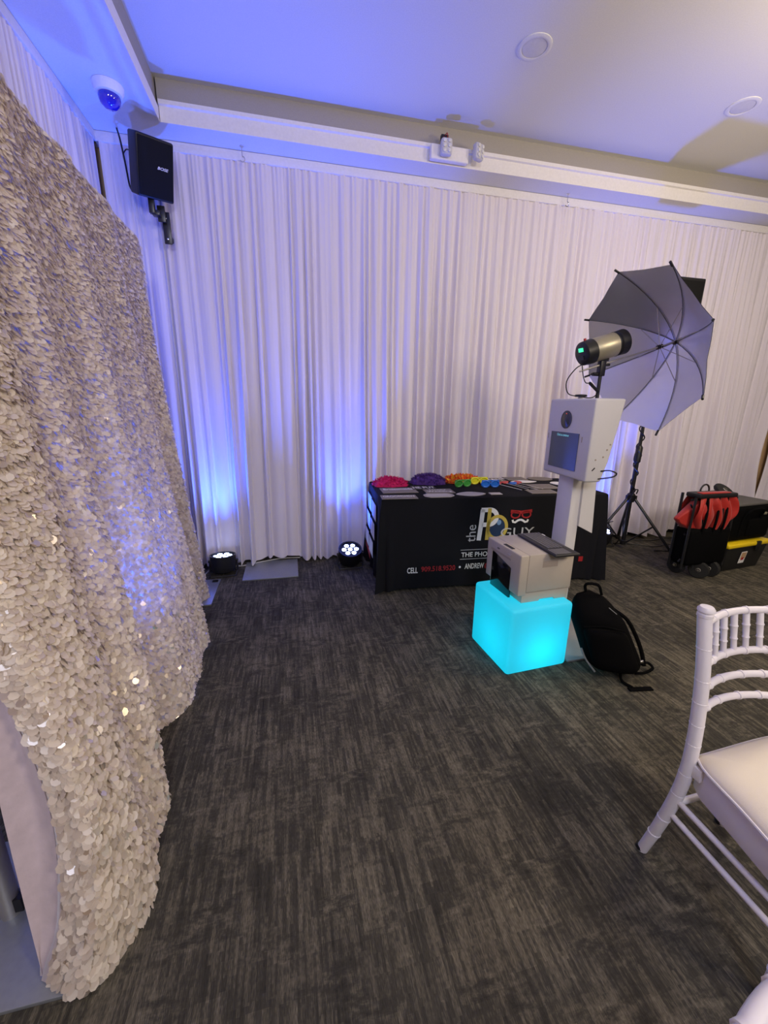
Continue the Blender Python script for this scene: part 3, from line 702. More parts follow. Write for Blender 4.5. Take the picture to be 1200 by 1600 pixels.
sign('grey board reading TEAM behind the garlands', 1.835, 3.42, .235, .17, -.1, [('TEAM', .2, .55, .8)])
sign('plain grey board at the back edge right of TEAM', 2.09, 3.44, .20, .17, -.1, None, border=True, inkm='sign_light')
sign('grey oval board at the back right of the table', 2.33, 3.40, .24, .18, -.1, None, shape='oval')
sign('white cut board lying before the back boards', 2.09, 3.29, .25, .10, -.12, None, m='ink_white', shape='scroll')
sign('grey board under the white cut board', 2.125, 3.05, .23, .19, -.1, None, border=True, inkm='sign_light')
sign('grey board nearest the photo booth at the front edge', 1.99, 2.86, .23, .14, -.1, None, border=True, inkm='sign_light')
sign('round white paddle at the right end of the table', 2.36, 3.16, .14, .14, 0, None, m='ink_white', shape='oval')

# ------------------------------------------------------------------ photo booth
BX, BY, BZ, BYAW = 1.559, 2.253, 1.476, -1.641
pb = thing('photo_booth', 'white photo booth kiosk with screen and camera window on a slim column', 'photo booth', (1.66, 2.03, 0))
TB = Matrix.Translation((BX, BY, BZ)) @ Matrix.Rotation(BYAW, 4, 'Z')        # local x along the front, y depth, z up
BW, BH = .421, .436
prof = [(0, 0), (.175, 0), (.126, -.327), (.095, -BH), (0, -BH)]
mb = MB(); mb.prism([(y, z) for y, z in prof][::-1], BW, TB @ Matrix(((0, 0, 1, 0), (1, 0, 0, 0), (0, 1, 0, 0), (0, 0, 0, 1))))
hd = mb.build('head', M['booth_white'], pb, bevel=.012, seg=3, world=True)
BFm = lambda x, z, d=0: TB @ frame((x, -d, z), (1, 0, 0), (0, 0, 1))
sx0, sx1, sz0, sz1 = .055, .325, -.186, -.392
scn = MB().prism([(0, 0), (sx1-sx0, 0), (sx1-sx0, sz0-sz1), (0, sz0-sz1)], .003, BFm(sx0, sz1)).build('screen', M['screen'], pb, world=True)
text('screen_text', 'Click to continue', BFm(.118, -.208, .0025), .013, M['cyan_text'], scn, width=.115, world=True)
cw = MB().lathe([(.046, 0), (.050, .001), (.050, .004), (.044, .004)], 28, BFm(.188, -.115)).build('camera_window', M['lens_black'], pb, world=True)
MB().lathe([(.044, .001), (.044, .0035), (.036, .005), (.018, .009), (0, .011)], 24, BFm(.188, -.115)).build('lens', M['lens_black'], cw, world=True)
MB().lathe([(.004, .004), (.004, .006), (0, .007)], 8, BFm(.190, -.083)).build('red_lamp', M['red_led'], cw, world=True)
for x in (.022, .350): MB().box((0, 0, 0), (.005, .03, .003), BFm(x, -.215)).build('vent_slot', M['printer_label'], hd, world=True)
sidT = TB @ frame((BW+.0005, 0, 0), (0, 1, 0), (0, 0, 1))                     # right side: x depth, y up
for x, z in ((.118, -.235), (.104, -.262), (.087, -.300), (.045, -.315)):
    MB().lathe([(.0045, 0), (.0045, .002), (0, .0025)], 10, sidT @ Matrix.Translation((x, z, 0))).build('port', M['printer_label'], hd, world=True)
MB().box((0, 0, .001), (.022, .005, .003), sidT @ Matrix.Translation((.040, -.365, 0)) @ Matrix.Rotation(.8, 4, 'Z')).build('slot', M['black_plastic'], hd, world=True)
MB().tube([TB @ Vector(p) for p in bez([(BW, .085, -.375), (BW+.015, .125, -.370), (BW+.02, .165, -.385), (BW+.015, .150, -.405), (BW, .075, -.418)])], .004, 6).build('cable_loop', M['black_plastic'], pb, world=True)
MB().box((1.615, 2.05, .53), (.07, .135, 1.03)).build('column', M['booth_white'], pb, bevel=.006, world=True)
MB().prism([(1.640, 1.045), (1.645, .75), (1.745, .70), (1.722, 1.04)], .016, frame((0, 1.985, 0), (1, 0, 0), (0, 0, 1))).build('rear_panel', M['booth_white'], pb, world=True)
MB().rbox((1.69, 2.02, .006), (.36, .56, .012), .004, 2).build('base_plate', M['base_shaded'], pb, world=True)

# ------------------------------------------------------------------ glowing cube, printer, keyboard
lc = thing('light_cube', 'glowing cyan plastic cube on the carpet under the printer', 'light', (1.094, 1.70, 0), .068)
S = .394
MB().rbox((S/2, S/2, S/2+.001), (S, S, S), .022, 4).build('shell', M['led_shell'], lc)
MB().lathe([(.05, .012), (.05, .03), (0, .032)], 16, Matrix.Translation((S/2, S/2, .02))).build('led_base', M['white'], lc)
cl_ = Matrix.Translation((1.094, 1.70, 0)) @ Matrix.Rotation(.068, 4, 'Z')
lamp('cube_led', 'POINT', cl_ @ Vector((S*.55, S*.42, .12)), 1.5, (.0, .85, 1), shadow_soft_size=.03)

pr = thing('photo_printer', 'beige photo printer standing on the glowing cube', 'printer', (1.156, 1.764, S+.0015), .061)
W_, D_, H_ = .337, .333, .278
MB().box(((W_+.05)/2, D_/2, .17), (W_-.05, D_, .216)).build('body', M['printer'], pr, bevel=.006, seg=2)
mb = MB()
mb.prism([(.03, .0), (.14, .0), (.15, .01), (.235, .01), (.245, .0), (W_-.012, .0), (W_-.004, .06), (.03, .06)], D_-.012, Matrix.Translation((0, D_-.006, 0)) @ Matrix.Rotation(PI/2, 4, 'X'))
mb.build('lower_case', M['printer'], pr, bevel=.003)
fr_ = [(0, .045), (.085, .045), (.085, .175), (.275, .215), (.275, .045), (D_, .045), (D_, H_), (0, H_)]
mb = MB(); mb.prism(fr_, .052, Matrix(((0, 0, 1, -.001), (1, 0, 0, 0), (0, 1, 0, 0), (0, 0, 0, 1))))
fc = mb.build('front_cover', M['printer'], pr, bevel=.007, seg=3)
MB().box((.006, .180, .105), (.012, .192, .21)).build('paper_door', M['lens_black'], pr, bevel=.002)
MB().box((-.0015, .19, .225), (.003, .20, .012)).build('groove', M['printer_label'], fc)
MB().box((.022, .150, H_), (.020, .085, .004)).build('top_slot', M['ink_black'], fc)
MB().box((-.002, .215, .248), (.003, .018, .007)).build('badge', M['key_grey'], fc)
MB().box((-.002, .105, .247), (.003, .028, .006)).build('button', M['sign_light'], fc)
MB().box((.185, -.0005, .218), (.095, .002, .036)).build('label', M['printer_label'], pr)
MB().box((.195, -.0002, .0615), (.28, .001, .003)).build('seam', M['printer_label'], pr)

kb_ = thing('keyboard', 'slim dark grey keyboard lying across the printer', 'keyboard', (1.39, 1.895, S+H_+.002), math.radians(-90))
KL, KW = .375, .150
MB().rbox((0, 0, .007), (KL, KW, .014), .006, 3).build('case', M['key_dark'], kb_)
mb = MB()
for r in range(6):
    for c_ in range(14):
        mb.rbox((-KL/2+.022+c_*.0185, KW/2-.020-r*.0195, .015), (.0150, .0155 if r else .009, .005), .0012, 1)
tag(mb.build('keys', M['key_grey'], kb_), kind='stuff')
MB().rbox((KL/2-.050, -.012, .0148), (.074, .085, .002), .0008, 1).build('touchpad', M['key_grey'], kb_)
MB().box((KL/2-.050, -.060, .0150), (.074, .0015, .002)).build('touchpad_edge', M['sign_light'], kb_)
MB().box((-KL/2+.055, KW/2-.007, .0146), (.03, .008, .001)).build('logo_sticker', M['ink_white'], kb_)

# ------------------------------------------------------------------ umbrella and strobe
UC = Vector((1.969, 2.075, 1.732)); UA = Vector((.957, -.046, .288)).normalized()
UE1 = UA.cross(Vector((0, 0, 1))).normalized(); UE2 = UE1.cross(UA).normalized(); UR, UD = .463, .24
um = thing('photo_umbrella', 'silver lined photo umbrella opened behind the flash head', 'umbrella', (1.969, 2.075, 1.732))
def rib(k, t, off=0):
    th = .995-k*PI/4; t = float(t)
    return UC+(UR*t)*(math.cos(th)*UE1+math.sin(th)*UE2)+UA*(UD*(1-t**1.9)+off)
for k in range(8):
    mb = MB(); n = 10
    for off, mi, flip in ((0, 0, 0), (.003, 1, 1)):
        rows = []
        for i in range(n+1):
            t = .02+.98*i/n; a, b_ = rib(k, t, off), rib(k+1, t, off); row = []
            for j in range(5):
                f = j/4; p = a.lerp(b_, f)
                p = p+(UC+UA*p.dot(UA)-UA*UC.dot(UA)-p)*(.012*math.sin(PI*f)*t)   # the edge between two tips curves in
                row.append(p)
            rows.append([q+UA*(.0035*math.sin(9*t+2.1*k+3*j)*t*(1 if 0 < j < 4 else 0)) for j, q in enumerate(row)])
        mb.cur = mi; mb.grid(rows if not flip else [r[::-1] for r in rows])
    mb.build('canopy_panel', [M['silver'], M['umb_black']], um, world=True, angle=60)
for k in range(8):
    rb = MB().tube([rib(k, t, -.004) for t in np.linspace(.03, 1, 10)], .0020, 6).build('rib', M['rib_grey'], um, world=True)
    MB().tube([rib(k, .985, -.004), rib(k, 1.035, -.004)], .006, 8).build('tip', M['black_plastic'], rb, world=True)
    MB().tube([UC+UA*(UD-.105), rib(k, .46, -.006)], .0022, 6).build('stretcher', M['pipe'], um, world=True)
MB().tube([UC-UA*.375, UC+UA*(UD+.02)], .005, 8).build('shaft', M['pipe'], um, world=True)
MB().tube([UC+UA*(UD-.12), UC+UA*(UD-.09)], .012, 10).build('runner', M['black_plastic'], um, world=True)
MB().tube([UC+UA*(UD-.012), UC+UA*(UD+.03)], .013, 10).build('crown', M['black_plastic'], um, world=True)

fl = thing('studio_flash', 'champagne coloured flash head with green display above the photo booth', 'flash', (1.755, 2.09, 1.478))
SB = UC-UA*.355+UE2*.088; SF = UC-UA*.085+UE2*.088; TFh = along(SB, SF)
MB().lathe([(.050, 0), (.063, .010), (.067, .045), (.067, .065), (.062, .066)], 28, TFh).build('rear_panel', M['black_plastic'], fl, world=True)
MB().lathe([(.062, .060), (.065, .064), (.065, .200), (.062, .202)], 32, TFh).build('body', M['flash_gold'], fl, world=True)
MB().lathe([(.064, .198), (.067, .205), (.060, .214), (.066, .220), (.068, .262), (.060, .268), (.05, .255), (0, .252)], 28, TFh).build('front_ring', M['black_plastic'], fl, world=True)
bk = SB-UA*.001
fy = UE2; fx = UE1
Tb = frame(bk, -UE1, UE2)
MB().box((.008, .022, -.002 if False else .0), (.034, .020, .006), frame(bk-UA*.001, UE1, UE2)).build('display', M['green_led'], fl, world=True)
MB().box((0, -.020, 0), (.05, .022, .006), frame(bk-UA*.001, UE1, UE2)).build('control_strip', M['key_dark'], fl, world=True)
MB().lathe([(.007, 0), (.007, .012), (0, .013)], 10, along(SB+UA*.035+UE2*.064, SB+UA*.035+UE2*.1)).build('cell_cap', M['redp'], fl, world=True)
PX, PY = 1.745, 2.088
mb = MB().box((PX, PY, 1.645), (.034, .034, .085)).box((PX+.004, PY, 1.70), (.05, .04, .035)).box((PX+.035, PY, 1.665), (.03, .02, .014))
mb.build('bracket', M['black_plastic'], fl, bevel=.004, world=True)
MB().tube([(PX-.05, PY, 1.612), (PX-.02, PY, 1.612)], .010, 10).tube([(PX-.06, PY, 1.612), (PX-.05, PY, 1.618)], .004, 6).build('clamp_knob', M['black_plastic'], fl, world=True)
MB().tube([(PX, PY, 1.474), (PX, PY, 1.62)], .010, 12).build('spigot', M['black_metal'], fl, world=True)
bw = lambda *p: [tuple(q) for q in bez(p, 40)]
b0 = SB-UE2*.055
mb = MB().tube(bw(b0, (1.585, 2.10, 1.635), (1.555, 2.12, 1.57), (1.575, 2.12, 1.505), (1.635, 2.10, 1.490), (1.70, 2.09, 1.483), (1.725, 2.075, 1.50), (1.728, 2.07, 1.54)), .0032, 6)
mb.tube(bw(b0, (1.632, 2.085, 1.60), (1.645, 2.075, 1.565), (1.668, 2.068, 1.562)), .0028, 6)
coil = [(1.668+.062*t+0*.0, 2.068+.007*math.sin(2*PI*16*t), 1.562-.045*t+.007*math.cos(2*PI*16*t)) for t in np.linspace(0, 1, 200)]
mb.tube(coil, .0028, 5)
tag(mb.build('sync_cord', M['black_plastic']), 'thin black coiled cord hanging from the flash head', 'cord')
tg = thing('flash_trigger', 'small black button puck on top of the photo booth', 'trigger', (1.645, 2.10, BZ))
MB().lathe([(.014, 0), (.012, .012)], 14).build('stem', M['sign_light'], tg)
MB().lathe([(.030, .012), (.034, .016), (.030, .024), (0, .026)], 18).build('cap', M['black_plastic'], tg)

# ------------------------------------------------------------------ tripod with panel
tp = thing('light_stand', 'black tripod stand with cable wound round its pole, behind the umbrella', 'stand', (3.37, 3.35, 0))
MB().tube([(0, 0, .05), (0, 0, 1.05)], .020, 14).tube([(0, 0, 1.05), (0, 0, 1.905)], .016, 12).build('pole', M['black_metal'], tp)
MB().lathe([(.034, .50), (.038, .51), (.038, .575), (.026, .59)], 16).build('collar', M['black_plastic'], tp)
MB().lathe([(.024, .04), (.030, .045), (.030, .085), (.022, .09)], 14).build('foot_collar', M['black_plastic'], tp)
MB().lathe([(.021, .90), (.030, .91), (.030, 1.05), (.018, 1.07)], 14).build('clamp', M['black_plastic'], tp)
for a in (math.radians(-61), math.radians(178), math.radians(57)):
    L = .475 if a < .9 else .45; ca, sa = math.cos(a), math.sin(a)
    if 0 < a < 1.2: L = .30
    lg = MB().tube([(.030*ca, .030*sa, .545), (L*ca, L*sa, .015)], .0135, 10).build('leg', M['black_metal'], tp)
    MB().tube([(L*ca*.985, L*sa*.985, .03), (L*ca, L*sa, .0135)], .017, 10).build('rubber_foot', M['rubber'], lg)
    MB().tube([(.025*ca, .025*sa, .065), (.5*L*ca, .5*L*sa, .285)], .008, 8).build('brace', M['black_metal'], tp)
    MB().box((.035*ca, .035*sa, .545), (.03, .03, .05)).build('hinge', M['black_plastic'], tp)
MB().tube([(.027*math.cos(a), .027*math.sin(a), 1.30-.028*a) for a in np.linspace(0, 27, 150)], .006, 6).build('wound_cable', M['black_plastic'], tp)
MB().tube(bez([(-.02, -.02, 1.05), (-.065, -.03, 1.0), (-.07, -.03, .93), (-.03, -.02, .90)]), .006, 6).tube(bez([(-.02, -.03, .55), (-.07, -.05, .50), (-.09, -.04, .30), (-.06, .0, .10), (-.02, .08, .01)]), .005, 6).build('loose_cable', M['black_plastic'], tp)
MB().tube(bez([(-.03, -.03, .57), (-.02, -.05, .63), (.03, -.04, .63), (.04, -.02, .585)]), .006, 6).build('cable_loop', M['black_plastic'], tp)
pn = thing('stand_speaker', 'black speaker cabinet on top of the tripod, half hidden behind the umbrella', 'speaker', (3.37, 3.33, 1.91))
MB().prism([(-.19, -.18), (.19, -.18), (.19, -.02), (.11, .18), (-.11, .18), (-.19, -.02)], .60).build('cabinet', M['black_plastic'], pn, bevel=.012, seg=3)
MB().rbox((0, -.182, .30), (.34, .010, .55), .004, 2).build('grille', M['grille'], pn)
MB().tube([(0, 0, -.06), (0, 0, .01)], .026, 12).build('pole_cup', M['black_plastic'], pn)

# power supply and cords on the floor
ps = thing('power_supply', 'black power brick standing by the tripod at the drape hem', 'power supply', (3.335, 3.545, 0), .3)
MB().rbox((0, 0, .085), (.07, .05, .17), .010, 3).build('case', M['black_plastic'], ps)
MB().tube(bez([(0, 0, .17), (.01, .0, .22), (.03, -.03, .24)], 8), .005, 6).build('lead', M['black_plastic'], ps)
tag(MB().tube(bez([(3.30, 3.50, .006), (3.55, 3.42, .006), (3.72, 3.30, .006), (3.95, 3.33, .006), (4.10, 3.22, .006), (3.85, 3.15, .006), (3.62, 3.20, .006)], 50), .005, 6).tube(bez([(3.60, 3.58, .006), (3.85, 3.48, .006), (4.15, 3.52, .006), (4.35, 3.40, .006)], 30), .005, 6).build('floor_cable', M['black_plastic']), 'black cable looping over the carpet right of the tripod', 'cable')
tag(MB().tube(bez([(-1.00, 3.38, .006), (-.86, 3.40, .006), (-.76, 3.46, .006), (-.72, 3.56, .006), (-.56, 3.60, .006), (-.45, 3.60, .006), (-.25, 3.655, .016), (-.10, 3.69, .016), (.05, 3.70, .008)], 40), .005, 6).build('extension_lead', M['cord_white']), 'white power cord running along the drape hem', 'cord')

# ------------------------------------------------------------------ folded wagon, tote, cooler
wg = thing('folding_wagon', 'folded red fabric wagon standing upright beside the black tote', 'wagon', (3.42, 2.64, 0))
X0, X1 = -.20, .24
mb = MB()
for x in (X0, X0+.12, X1-.12, X1): mb.tube([(x, -.075, .10), (x*.97, -.075, .72)], .010, 8)
for z in (.12, .40, .70): mb.tube([(X0, -.045, z), (X1, -.045, z)], .010, 8)
for x in (X0+.02, X1-.02): mb.tube([(x, .06, .10), (x, .06, .74)], .011, 8)
mb.tube([(X0, -.04, .15), (X1, -.045, .66)], .008, 6).tube([(X1, -.04, .15), (X0, -.045, .66)], .008, 6)
mb.build('frame', M['black_plastic'], wg)
P = []
for i in range(24):
    v = i/23; row = []
    for j in range(64):
        f = j/63; hw = .165+.060*math.sin(PI*min(1, v*.9))-.03*v
        zb = .40-.05*math.sin(f*11)-.035*math.sin(f*23+1)+(.10*(1-f/.2) if f < .2 else 0)
        x = .035+(f*2-1)*hw+.010*math.sin(6*v+9*f)*v
        y = -.058-.055*math.sin(PI*min(1, .15+v*.8))*(.25+.75*abs(math.sin(PI*(f*4.6+.25*math.sin(4*v+f*3)))))
        row.append((x, y, .735+(zb-.735)*v))
    P.append(row)
P2 = [[(x*.95+.002, .05+.02*math.sin(PI*i/23), z) for (x, y, z) in row] for i, row in enumerate(P)]
MB().grid(P).grid([r[::-1] for r in P2]).grid([P[0], P2[0]]).build('fabric', M['red'], wg, angle=50)
fl_ = [(-.10, -.07, .70), (-.30, -.03, .535), (-.26, -.02, .50), (-.19, -.05, .45), (-.11, -.08, .43)]
fb_ = [(-.10, .03, .70), (-.29, .02, .53), (-.25, .03, .50), (-.19, .04, .45), (-.11, .04, .43)]
MB().add(fl_+fb_, [(0, 1, 2, 3, 4), (9, 8, 7, 6, 5)]+[(i, 5+i, 5+(i+1) % 5, (i+1) % 5) for i in range(5)]).build('side_flap', M['red'], wg, bevel=.02, seg=3)
for x in (-.085, .03, .12): MB().tube(bez([(x, -.085, .72), (x+.012, -.095, .62), (x-.010, -.112, .52), (x+.004, -.09, .40)], 12), .010, 6).build('strap', M['black_nylon'], wg)
MB().rbox((.03, -.015, .29), (.43, .17, .34), .04, 3).build('black_pouch', M['black_nylon'], wg)
MB().rbox((.02, -.03, .735), (.40, .13, .04), .012, 2).build('top_rim', M['black_plastic'], wg)
MB().rbox((.0, -.06, .757), (.30, .05, .012), .005, 2).build('top_fold', M['red'], wg)
def wheel(loc, axis, r=.075, wd=.04):
    T = along(Vector(loc)-Vector(axis).normalized()*wd/2, Vector(loc)+Vector(axis))
    w_ = MB().lathe([(r*.62, 0), (r*.92, 0), (r, wd*.2), (r, wd*.8), (r*.92, wd), (r*.62, wd)], 24, T).build('wheel', M['rubber'], wg, )
    MB().lathe([(r*.62, .006), (r*.25, .002), (r*.2, -.004), (r*.2, wd+.004), (r*.25, wd-.002), (r*.62, wd-.006)], 20, T).build('hub', M['hub_grey'], w_)
    MB().lathe([(.010, -.008), (.010, wd+.008)], 10, T).build('axle', M['chrome'], w_)
wheel((-.085, .065, .0755), (.95, .15, 0)); wheel((.0, -.075, .0755), (.85, .52, 0)); wheel((.135, -.065, .0755), (.95, .25, 0))
wheel((.175, .0, .755), (.12, -.55, .83), .078, .035)
MB().tube([(.0-.055+.045*math.cos(a), -.02, .765+.055*math.sin(a)) for a in np.linspace(0, PI, 14)], .007, 6).build('handle', M['black_plastic'], wg)
for x in (-.10, .03, .16): MB().lathe([(.009, 0), (.009, .006), (0, .008)], 10, Matrix.Translation((x, -.06, .13)) @ Matrix.Rotation(PI/2, 4, 'X')).build('rivet', M['chrome'], wg)

tt = thing('storage_tote', 'black plastic tote with yellow lid rim right of the folded wagon', 'tote', (3.735, 2.59, 0), .107)
tw, td, th = .55, .38, .235
mb = MB(); a = .03
vs = [(a, a, 0), (tw-a, a, 0), (tw-a, td-a, 0), (a, td-a, 0), (0, 0, th), (tw, 0, th), (tw, td, th), (0, td, th)]
mb.add(vs, [(3, 2, 1, 0), (4, 5, 6, 7), (0, 1, 5, 4), (1, 2, 6, 5), (2, 3, 7, 6), (3, 0, 4, 7)]); mb.build('body', M['tote'], tt, bevel=.014, seg=3)
MB().rbox((tw/2, td/2, th+.018), (tw+.03, td+.03, .042), .014, 3).build('lid', M['yellow'], tt)
MB().rbox((tw*.70, -.012, th-.005), (.06, .02, .09), .006, 2).build('latch', M['tote'], tt)
Tl_ = frame((.195, .0215-.004, .075), (1, 0, 0), (0, -.125, 1))
lb = MB().prism([(0, 0), (.075, 0), (.075, .115), (0, .115)], .002, frame((.20, .0135, .07), (1, 0, 0), (0, -.128, 1))).build('label', M['ink_white'], tt)
MB().prism([(.006, .045), (.069, .045), (.069, .108), (.006, .108)], .003, frame((.20, .0135, .07), (1, 0, 0), (0, -.128, 1))).build('label_picture', M['label_tan'], lb)
MB().prism([(.02, .03), (.055, .034), (.05, .06), (.018, .056)], .0036, frame((.20, .0135, .07), (1, 0, 0), (0, -.128, 1))).build('label_mark', M['ink_red'], lb)
cb = thing('cooler_bag', 'black soft cooler bag with grey top standing on the tote', 'bag', (3.70, 2.60, th+.041), .107)
MB().rbox((.30, .20, .165), (.60, .38, .33), .045, 4).build('body', M['black_nylon'], cb)
MB().rbox((.30, .20, .335), (.57, .35, .025), .010, 3).build('top_flap', M['grey_nylon'], cb)
MB().tube(bez([(.16, .012, .05), (.165, .002, .22), (.20, -.03, .30), (.36, -.03, .30), (.40, .002, .22), (.41, .012, .05)], 24), .011, 6).build('carry_strap', M['black_nylon'], cb)
MB().rbox((.46, .004, .25), (.035, .014, .022), .003, 2).build('buckle', M['flash_gold'], cb)
MB().rbox((.36, .006, .13), (.22, .03, .16), .012, 3).build('pocket', M['black_nylon'], cb)

# ------------------------------------------------------------------ backpack leaning on the cube
bp = thing('backpack', 'black backpack slumped against the side of the glowing cube', 'backpack', (1.66, 1.66, 0))
bx_ = Vector((.90, -.43, 0)).normalized(); bn = Vector((.36, -.75, .42)); 
spine0, spine1 = Vector((1.700, 1.600, .012)), Vector((1.575, 1.735, .455))
sp_ax = (spine1-spine0).normalized(); bn = bx_.cross(sp_ax).normalized()
if bn.y > 0: bn = -bn
def bag_section(t):
    hw = .150*(1-.12*t-.55*max(0, t-.62)**1.25/.38**1.25*.75)*(.80+.20*min(1, t*6)); ht = .105*(1-.25*t-.55*max(0, t-.7)/.3)*(.75+.25*min(1, t*6))
    return hw, ht
def bag_mesh(scale, shift, t0=0, t1=1, n=18, seg=26):
    mb = MB(); vs = []; fs = []
    for i in range(n):
        t = t0+(t1-t0)*i/(n-1); hw, ht = bag_section(t); e = math.sqrt(max(0, 1-(2*(i/(n-1))-1)**8))*.93+.07
        cpt = spine0.lerp(spine1, t)+bn*shift
        for k in range(seg):
            q = 2*PI*k/seg; cx_, sx_ = math.cos(q), math.sin(q)
            ax = math.copysign(abs(cx_)**.75, cx_)*hw*e*scale[0]; ay = math.copysign(abs(sx_)**.75, sx_)*ht*e*scale[1]
            wob = 1+.03*math.sin(3*q+5*t)
            p = cpt+bx_*ax*wob+bn*ay*wob; p.z = max(p.z, .004); vs.append(p)
    for i in range(n-1):
        for k in range(seg): fs.append((i*seg+k, i*seg+(k+1) % seg, (i+1)*seg+(k+1) % seg, (i+1)*seg+k))
    fs += [tuple(range(seg))[::-1], tuple(range((n-1)*seg, n*seg))]
    return mb.add(vs, fs)
bag_mesh((1, 1), 0).build('body', M['black_nylon'], bp, world=True, angle=60)
fpk = bag_mesh((.80, .55), .062, .06, .62).build('front_pocket', M['black_nylon'], bp, world=True, angle=60)
pt = lambda a, t, b_: tuple(spine0.lerp(spine1, t)+bx_*a+bn*b_)
MB().tube([pt(-.10, .60, .095), pt(0, .64, .108), pt(.10, .60, .095)], .004, 6).build('zipper', M['black_nylon'], fpk, world=True)
MB().tube(bez([pt(-.02, .97, .0), pt(-.01, 1.08, .02), pt(.05, 1.09, .03), pt(.055, .97, .02)], 14), .008, 6).build('grab_handle', M['black_nylon'], bp, world=True)
MB().tube(bez([pt(.095, .80, .02), pt(.150, .68, .0), pt(.175, .48, -.02), pt(.180, .28, -.02), pt(.165, .12, .0)], 20), [.012]*21 if False else .011, 6).build('shoulder_strap', M['black_nylon'], bp, world=True)
MB().tube(bez([pt(-.143, .30, .055), pt(-.140, .18, .07), pt(-.115, .05, .085)], 10), .005, 6).build('reflective_piping', M['steel'], bp, world=True)
MB().tube(bez([pt(.15, .16, .02), (1.90, 1.585, .05), (1.915, 1.56, .03), (1.86, 1.555, .012), (1.80, 1.56, .015)], 18), .008, 6).build('side_strap', M['black_nylon'], bp, world=True)
mb = MB(); mb.rbox((0, 0, 0), (.13, .028, .008), .003, 2, Matrix.Translation((1.735, 1.455, .006)) @ Matrix.Rotation(-.15, 4, 'Z')); mb.tube(bez([(1.70, 1.47, .008), (1.68, 1.52, .012), (1.70, 1.56, .03)], 8), .008, 6)
mb.build('loose_strap', M['black_nylon'], bp, world=True)
MB().rbox((0, 0, 0), (.022, .010, .014), .002, 1, Matrix.Translation(pt(.152, .20, .03))).build('buckle', M['chrome'], bp, world=True)
MB().tube([pt(.06, .85, .07), pt(.09, .78, .07)], .003, 6).build('zip_pull', M['chrome'], bp, world=True)

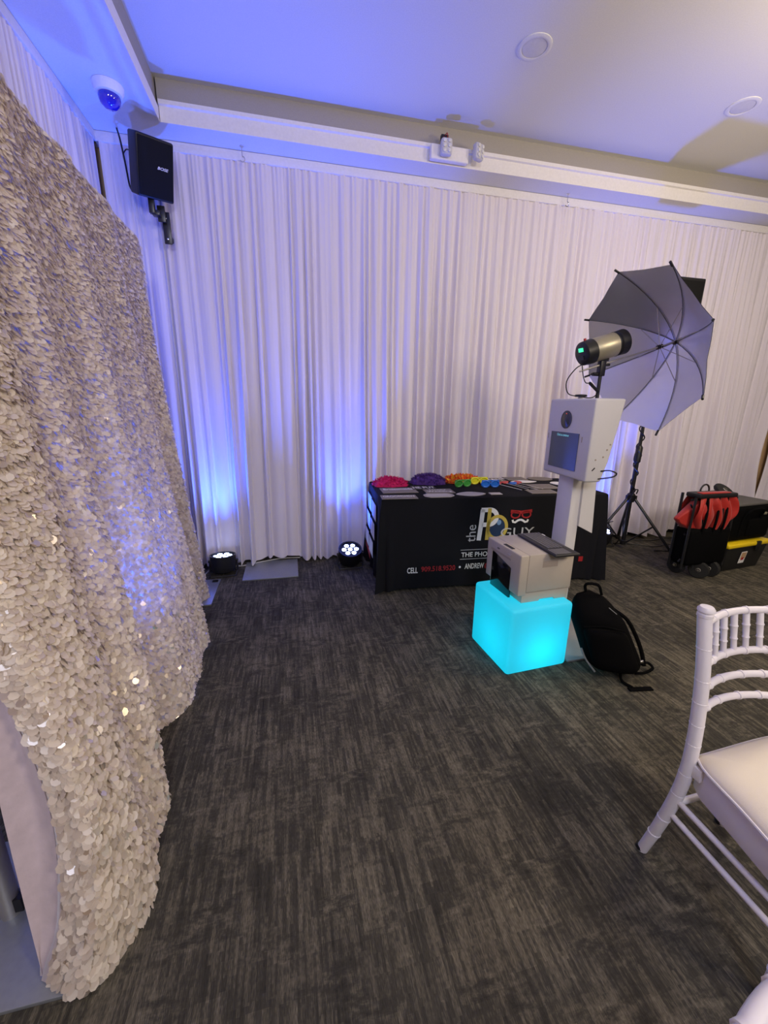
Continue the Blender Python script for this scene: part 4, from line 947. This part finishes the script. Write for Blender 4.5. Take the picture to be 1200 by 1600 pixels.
# ------------------------------------------------------------------ chiavari chairs
def chair(label):
    t = thing('chiavari_chair', label, 'chair', (0, 0, 0), 0, 'white banquet chairs with bamboo rings')
    def post(x):
        pts = bez([(x*1.0, .032, 0), (x, -.004, .16), (x, -.034, .34), (x, -.038, .50), (x, -.020, .70), (x, .012, .880)], 30)
        return pts
    for x in (-.175, .175):
        P = post(x); mb = MB().tube(P, [.0155+.0025*min(1, i/10) for i in range(len(P))], 14)
        top = P[-1]; mb.lathe([(.015, -.004), (.0195, 0), (.0195, .008), (.015, .012), (.021, .016), (.021, .022), (.016, .029), (0, .031)], 18, Matrix.Translation(top))
        for z in (.10, .20, .30, .40, .49, .565, .64, .715, .79):
            p = min(P, key=lambda q: abs(q.z-z)); mb.lathe([(.0165, -.004), (.0188, -.0015), (.0188, .0015), (.0165, .004)], 14, Matrix.Translation(p))
        pm = mb.build('back_post', M['chair_white'], t)
        MB().lathe([(.016, 0), (.018, .004), (.0165, .014)], 14, Matrix.Translation((x, .035, 0))).build('foot_cap', M['rubber'], pm)
        fp_ = bez([(x*1.03, -.335, 0), (x*1.10, -.345, .22), (x*1.14, -.352, .425)], 16)
        mb = MB().tube(fp_, .0165, 14)
        for z in (.11, .22, .33):
            p = min(fp_, key=lambda q: abs(q.z-z)); mb.lathe([(.0165, -.004), (.0188, -.0015), (.0188, .0015), (.0165, .004)], 14, Matrix.Translation(p))
        pm = mb.build('front_leg', M['chair_white'], t)
        MB().lathe([(.016, 0), (.018, .004), (.0165, .014)], 14, Matrix.Translation((x*1.03, -.335, 0))).build('foot_cap', M['rubber'], pm)
        for zb, zf in ((.285, .285), (.222, .222)):
            MB().tube([(x, -.03, zb), (x*1.12, -.348, zf)], .0085, 10).build('stretcher', M['chair_white'], t)
    MB().tube([(-.172, -.04, .285), (.172, -.04, .285)], .0095, 10).build('stretcher', M['chair_white'], t)
    MB().tube([(-.19, -.348, .25), (.19, -.348, .25)], .0085, 10).build('stretcher', M['chair_white'], t)
    def yz(z): return min(post(0), key=lambda q: abs(q.z-z)).y
    for z in (.852, .730, .652, .582):
        pts = [(x, yz(z)+.045*(1-(x/.175)**2), z) for x in np.linspace(-.172, .172, 22)]
        mb = MB().tube(pts, .0105, 10)
        for i in (4, 8, 13, 17): mb.tube([Vector(pts[i])-Vector((.004, 0, 0)), Vector(pts[i])+Vector((.004, 0, 0))], .0125, 10)
        mb.build('back_rail', M['chair_white'], t)
    for k in range(7):
        x = (k-3)*.044; dy = .045*(1-(x/.175)**2); a_, b_ = Vector((x, yz(.730)+dy, .735)), Vector((x, yz(.852)+dy, .846))
        Tq = along(a_, b_); L = (b_-a_).length
        MB().lathe([(.0075, 0), (.0075, L*.28), (.0098, L*.32), (.0078, L*.36), (.0085, L*.62), (.0105, L*.66), (.0085, L*.70), (.0085, L)], 10, Tq).build('spindle', M['chair_white'], t)
    seat = lambda s, z0, z1: [(-.150*s, -.045*s-.02*(1-s)), (.150*s, -.045*s-.02*(1-s)), (.176*s, -.09), (.196*s, -.19), (.222*s, -.30), (.222*s, -.375*s), (-.222*s, -.375*s), (-.222*s, -.30), (-.196*s, -.19), (-.176*s, -.09)]
    mb = MB(); mb.prism(seat(1.0, 0, 0)[::-1], .096, Matrix.Translation((0, 0, .347))); mb.build('seat_frame', M['chair_white'], t, bevel=.010, seg=3, angle=60)
    for x in (-.165, .165): MB().box((x, -.055, .42), (.03, .05, .04)).build('seat_joint', M['chair_white'], t, bevel=.004)
    # cushion: a rounded pad grown from the seat outline
    O = np.array(bez([(x, y, 0) for x, y in seat(1.0, 0, 0)]+[(*seat(1.0, 0, 0)[0], 0)], 60))[:-1, :2]; O *= 1.02; ctr = np.array([0, -.21])
    O = ctr+(O-ctr)
    mb = MB(); vs = []; fs = []; n = len(O); lev = [(.985, .442), (1.01, .449), (1.01, .456), (.985, .463), (.90, .474), (.75, .482), (.5, .488), (.2, .490)]
    for s_, z_ in lev: vs += [(*(ctr+(p-ctr)*s_), z_) for p in O]
    for i in range(len(lev)-1):
        for k in range(n): fs.append((i*n+k, i*n+(k+1) % n, (i+1)*n+(k+1) % n, (i+1)*n+k)[::-1])
    fs.append(tuple(range((len(lev)-1)*n, len(lev)*n))[::-1]); fs.append(tuple(range(n)))
    mb.add(vs, fs); cu = mb.build('cushion', M['seat'], t, angle=180)
    MB().tube([(*(ctr+(p-ctr)*1.015), .4525) for p in O], .004, 6, True).build('piping', M['chair_white'], cu)
    return t
ch = chair('white bamboo-ring chair with cream seat cushion facing the camera side')
ch.matrix_basis = Matrix.Translation((1.268, .768, 0)) @ Matrix.Rotation(.03, 4, 'Z')
c2 = copy_tree(ch)
c2.matrix_basis = Matrix.Translation((.508, .128, 0)) @ Matrix.Rotation(.04, 4, 'Z')
tag(c2, 'white chair of which only the curved top rail enters the bottom corner', 'chair')
